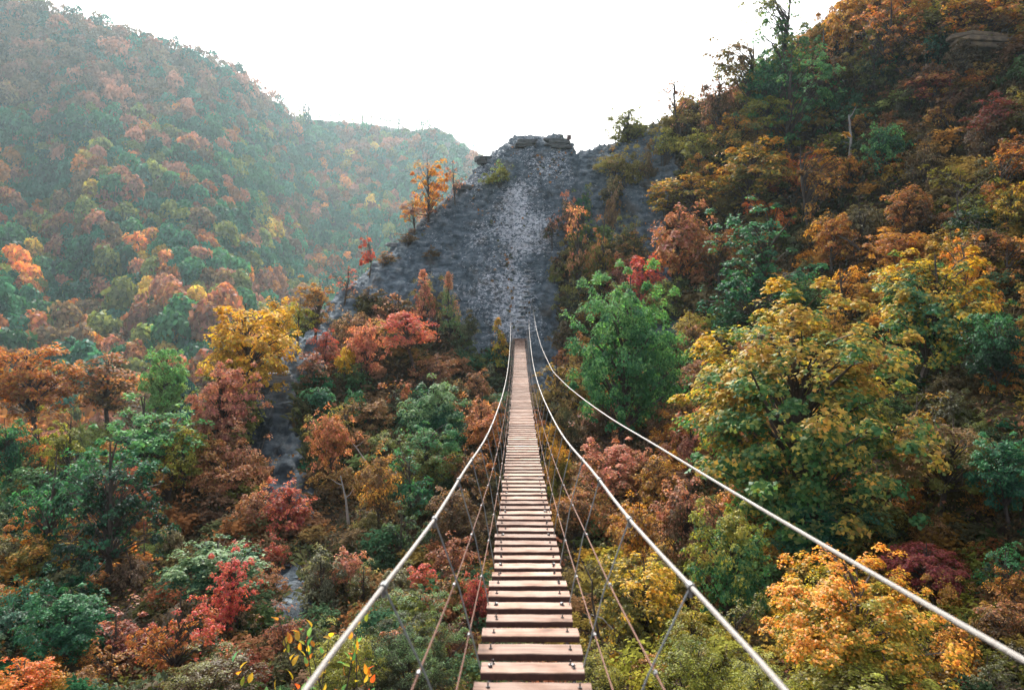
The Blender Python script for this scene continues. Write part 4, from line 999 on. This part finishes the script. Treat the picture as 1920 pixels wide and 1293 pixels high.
# the free stay cable to the right
sc_pts = [(-2.5, 1.52, -.62), (0, 1.50, -.90), (2.15, 1.475, -1.045), (3.6, 1.43, None), (5.35, 0, 0), (9.8, 0, 0), (17.9, 0, 0), (33, 0, 0)]
meas = [(1920, 1241), (1792, 1162), (1698, 1110.6), (1570, 1038), (1467, 978), (1335, 899), (1224.6, 831), (1153, 790), (1100, 753), (1064.5, 724.6), (1036, 696), (1014.7, 650), (1004, 611), (998.7, 572)]
cp = [(1.52, -2.5, -.60), (1.50, 0, -.85)]
for u, v in meas:
    D = 1.48 * F / (u - U0)
    for _ in range(12): D = (1.48 - .24 * (D - 2.15) / 43) * F / (u - U0)
    D = min(D, 46.5); cp.append(((u - U0) / F * D, D, (V0 - v) / F * D))
ys_ = [c[1] for c in cp]; 
def cp_at(D): return (float(np.interp(D, ys_, [c[0] for c in cp])), D, float(np.interp(D, ys_, [c[2] for c in cp])))
raw = [cp_at(d) for d in np.arange(-2.5, max(ys_), .25)]; R_ = np.array(raw)
for _ in range(30): R_[1:-1] = (R_[:-2] + R_[2:] + 2 * R_[1:-1]) / 4
st_o = MB().tube([tuple(q) for q in R_[::3]] + [tuple(R_[-1])], .0100, 8).build('stay_cable', M['cable'])
tag(st_o, 'thick pale steel stay cable running free to the right of the bridge', 'cable')

# ------------------------------------------------------------------ small things: steps, ledges, ruined wall, sign, dead wood
sw = None
mbx = []
for i in range(13):
    v = 622 - i * 9.5; u = 975 + i * 1.2 + rp_.uniform(-2, 2); D, ok = hit(u, v, 42); p = Vector(((u - U0) / F * D, D, (V0 - v) / F * D))
    if sw is None: sw = empty('rock_stairway', p); tag(sw, 'worn pale steps cut up the slab above the far bridge end', 'steps'); S0 = p.copy()
    q = p - S0; MB().box((q.x, q.y - .02, q.z + .03), (rp_.uniform(.35, .6), .30, .05), rp_.uniform(-.1, .1), .12).build('step', M['step'], sw, False)
def boulder(name, label, cat, u, v, dims, mat, rot=0, depth=.0, seed=1, vb=None):
    D, ok = hit(u, v if vb is None else vb); rr = np.random.default_rng(seed)
    bx_, by_ = (u - U0) / F * D, D + depth; root = empty(name, (bx_, by_, max(float(H(bx_, by_)), float(H(bx_, by_ - .3))) + dims[2] * .22)); tag(root, label, cat)
    n = 3 + seed % 2; z = -dims[2] / 2
    for k in range(n):
        h = dims[2] / n * rr.uniform(.85, 1.1); w, d_ = dims[0] * rr.uniform(.8, 1.05), dims[1] * rr.uniform(.8, 1.05)
        m_ = 8; mb_ = MB(); ang = np.sort(rr.uniform(0, 6.283, m_)); ang = np.linspace(0, 6.283, m_, endpoint=False) + rr.uniform(-.2, .2, m_)
        def rad(a_): return 1 / max(abs(math.cos(a_)), abs(math.sin(a_))) * .5
        rr_ = [rad(a_) * rr.uniform(.85, 1.05) for a_ in ang]; ox, oy = rr.uniform(-.08, .08) * dims[0], rr.uniform(-.08, .08) * dims[1]
        for zz, sc_ in ((z, .94), (z + h * .2, 1), (z + h * .8, 1), (z + h * .97, .93)):
            for a_, r_ in zip(ang, rr_):
                X, Y = math.cos(a_) * r_ * w * sc_ + ox, math.sin(a_) * r_ * d_ * sc_ + oy
                mb_.v.append((X * math.cos(rot) - Y * math.sin(rot), X * math.sin(rot) + Y * math.cos(rot), zz + rr.uniform(-.02, .02)))
        for q in range(3):
            for j in range(m_): mb_.f.append((q * m_ + j, q * m_ + (j + 1) % m_, (q + 1) * m_ + (j + 1) % m_, (q + 1) * m_ + j))
        mb_.f.append(tuple(3 * m_ + j for j in range(m_))); mb_.f.append(tuple(range(m_))[::-1])
        mb_.build('rock_layer', mat, root, False); z += h
    return root
boulder('ledge_rock', 'pale layered ledge rock under the golden yellow tree', 'rock', 520, 718, (1.5, 1.2, .55), M['ledge'], .3, .1, 3)
boulder('ledge_rock', 'small pale rock jutting from the left crest of the slab', 'rock', 735, 440, (.9, .7, .25), M['ledge'], .3, .2, 4, 455)
boulder('ledge_rock', 'mossy dark rock block at the left of the slab summit', 'rock', 985, 268, (1.6, 1.0, .55), M['dark_rock'], .1, .3, 5, 280)
boulder('ledge_rock', 'dark overhanging ledge left below the slab summit', 'rock', 905, 298, (1.2, 1.0, .6), M['dark_rock'], .4, .3, 6, 312)
boulder('ledge_rock', 'rounded dark block forming the slab summit', 'rock', 1045, 268, (1.9, 1.1, .7), M['dark_rock'], 0, .4, 7, 285)
boulder('ruined_wall', 'square cut grey stone stub of wall on the ridge right of the slab', 'wall', 1192, 232, (2.1, 1.1, 1.15), M['dark_rock'], .05, .2, 8, 255)
boulder('ruined_wall', 'smaller stone block on the ridge right of the square wall stub', 'wall', 1228, 224, (.9, .8, .8), M['dark_rock'], .15, .3, 9, 250)
boulder('ledge_rock', 'dry grassy overhang of layered rock high at the right edge', 'rock', 1850, 95, (5.0, 1.8, .8), M['brown_rock'], .2, .0, 10)
boulder('ledge_rock', 'dark shelf rock on the face left of the flat topped amber tree', 'rock', 1222, 348, (1.6, .8, .4), M['dark_rock'], .2, .0, 11)
boulder('ledge_rock', 'dark mossy shelf rock in the upper left of the slab', 'rock', 872, 352, (2.0, .7, .4), M['dark_rock'], .2, -.1, 12)
D, ok = hit(1067, 285, 40); sg = empty('trail_sign', ((1067 - U0) / F * D, D, (V0 - 280) / F * D)); tag(sg, 'small dark square sign on a thin post at the slab top', 'sign')
hh = (280 - 258) * D / F
MB().tube([(0, 0, -.6), (0, 0, hh - .1)], .03, 6).build('post', M['bolt'], sg); MB().box((0, -.05, hh), (.32, .04, .36)).build('board', M['sign'], sg, False)

def dead(label, pts_, r0, mat=M['pale_bark'], name='dead_branch', twigs=5, seed=1, push=.3):
    rr = np.random.default_rng(seed); D, ok = hit(pts_[0][0], pts_[0][1]); D -= push
    W = [Vector(((u - U0) / F * D, D + rr.normal() * .08, (V0 - v) / F * D)) for u, v in pts_]
    root = empty(name, W[0]); tag(root, label, 'branch'); Q = [p - W[0] for p in W]; n = len(Q)
    MB().tube(Q, [r0 * (1 - .7 * i / (n - 1)) for i in range(n)], 6).build('stem', mat, root)
    ln = (Q[-1] - Q[0]).length
    for k in range(twigs):
        t_ = rr.uniform(.3, .95) * (n - 1); i = min(int(t_), n - 2); b0 = Q[i].lerp(Q[i + 1], t_ - i); d_ = Vector(rr.normal(size=3)); d_.z = abs(d_.z) * .8; d_.normalize()
        MB().tube([b0, b0 + d_ * ln * .12, b0 + d_ * ln * .24 + Vector((0, 0, ln * .05))], [r0 * .35, r0 * .25, r0 * .1], 4).build('twig', mat, root)
dead('leaning pale dead stem beside the brick red maple', [(700, 885), (685, 862), (668, 838), (655, 818)], .035, twigs=2, seed=2, push=.8)
dead('upright grey dead snag among brown scrub of the upper right slope', [(1595, 300), (1593, 260), (1592, 215)], .10, twigs=6, seed=3)
dead('bare pale twigs above the left shoulder of the broad maple', [(1450, 590), (1440, 565), (1425, 540), (1418, 528)], .03, twigs=8, seed=4, push=1.0)
dead('dark fallen trunk on the bare scree of the right slope', [(1640, 490), (1610, 468), (1590, 450), (1572, 442)], .09, M['bark'], twigs=4, seed=5)
dead('bare forked twig beside the yellow maple near the right hangers', [(1125, 1200), (1112, 1130), (1108, 1080), (1085, 1040)], .02, M['bark'], twigs=8, seed=6, push=2.5)
dead('pale broken branch behind the nearest right red brown rope', [(1150, 1180), (1130, 1160), (1108, 1150), (1104, 1165)], .014, twigs=3, seed=7, push=3)
dead('thin grey trunk standing below the brick red maple', [(655, 980), (650, 935), (640, 890)], .05, twigs=2, seed=8)
dead('crooked black trunk leaning right at the dark left trees', [(292, 1000), (280, 950), (255, 905), (248, 890)], .07, M['bark'], twigs=5, seed=9, push=1.0)
dead('thin bare pale stems in the shade at the left', [(150, 1100), (190, 1060), (240, 1000)], .025, twigs=6, seed=10, push=.8)
dead('bare forked stem on the upper right scrub', [(1480, 720 - 460), (1476, 235), (1470, 200)], .06, twigs=5, seed=11)
dead('leafless brush on the ridge right of the sign', [(1105, 285), (1100, 250), (1102, 225)], .02, M['bark'], twigs=12, seed=12)
dead('leafless brush on the ridge nearest the ruined wall', [(1140, 275), (1146, 240), (1150, 205)], .02, M['bark'], twigs=12, seed=13)

# a young cherry near the camera: big single leaves one can count
def cherry(u, v_top, v_base, D, label, seed, nleaf):
    rr = np.random.default_rng(seed); x = (u - U0) / F * D; zt = (V0 - v_top) / F * D; zg = float(H(x, D))
    root = empty('cherry_sapling', (x, D, zg)); tag(root, label, 'sapling')
    hgt = zt - zg; m_ = MB(); tips = []
    for k in range(4):
        b0 = Vector((0, 0, hgt * .35)); e_ = Vector((rr.uniform(-.5, .5), rr.uniform(-.3, .3), hgt * rr.uniform(.8, 1.0))); mid_ = b0.lerp(e_, .5) + Vector(rr.normal(size=3) * .06)
        m_.tube([b0, mid_, e_], [.012, .008, .003], 5); tips += [b0.lerp(mid_, q) for q in (.4, .7)] + [mid_.lerp(e_, q) for q in np.linspace(0, 1, 9)]
    m_.tube([(0, 0, 0), (.03, 0, hgt * .35)], [.018, .013], 6); m_.build('stem', M['bark'], root)
    for k in range(nleaf):
        p = tips[int(rr.integers(0, len(tips)))] + Vector(rr.normal(size=3) * .035)
        o = bpy.data.objects.new('leaf', BIG[k % 3]); C.objects.link(o); o.parent = root; o.location = p
        o.rotation_euler = (rr.uniform(.6, 2.0), rr.uniform(-.5, .5), rr.uniform(0, 6.28)); s_ = rr.uniform(.7, 1.15); o.scale = (s_,) * 3
        c = [COL['Y'], COL['A'], COL['YG'], COL['VO'], COL['LG']][int(rr.integers(0, 5))]; o['color_low'] = jit(c); o['color_high'] = jit(c)
def big_leaf(seed):
    rr = random.Random(seed); n = 6; vs = []; 
    for i in range(n + 1):
        t_ = i / n; w = .021 * math.sin(math.pi * t_ ** .8) ** .8 if 0 < t_ < 1 else .0006; dr = -.02 * t_ * t_
        vs += [(-w, t_ * .082, dr + .35 * w), (0, t_ * .082, dr), (w, t_ * .082, dr + .35 * w)]
    fs = []
    for i in range(n):
        a_ = i * 3; fs += [(a_, a_ + 1, a_ + 4, a_ + 3), (a_ + 1, a_ + 2, a_ + 5, a_ + 4)]
    me = bpy.data.meshes.new('leaf'); me.from_pydata(vs, [], fs); me.update(); set_col(me, 'leaf', np.tile(np.array([[.3 + .25 * seed, .6, rr.random()]]), (len(vs), 1))); me.materials.append(M['leaf']); return me
BIG = [big_leaf(i) for i in range(3)]
cherry(600, 1110, 1400, 6.2, 'young cherry with drooping yellow orange leaves under the left handrail', 1, 85)
cherry(520, 1215, 1400, 6.0, 'low cherry shoot with orange leaves at the bottom edge left of the handrail', 2, 60)
cherry(680, 1180, 1400, 6.6, 'cherry shoot with lime yellow leaves just right of the left handrail', 3, 55)

# ------------------------------------------------------------------ haze
hm = bpy.data.materials.new('haze'); hm.use_nodes = True; t = hm.node_tree; t.nodes.clear()
ou = t.nodes.new('ShaderNodeOutputMaterial'); pv = t.nodes.new('ShaderNodeVolumePrincipled')
pv.inputs['Color'].default_value = (.72, .93, 1.0, 1); pv.inputs['Density'].default_value = 0.00021; pv.inputs['Anisotropy'].default_value = .5
t.links.new(pv.outputs[0], ou.inputs['Volume'])
hb = MB().box((-200, 350, 60), (2600, 820, 330)).build('haze', hm, None, False); tag(hb, kind='stuff')
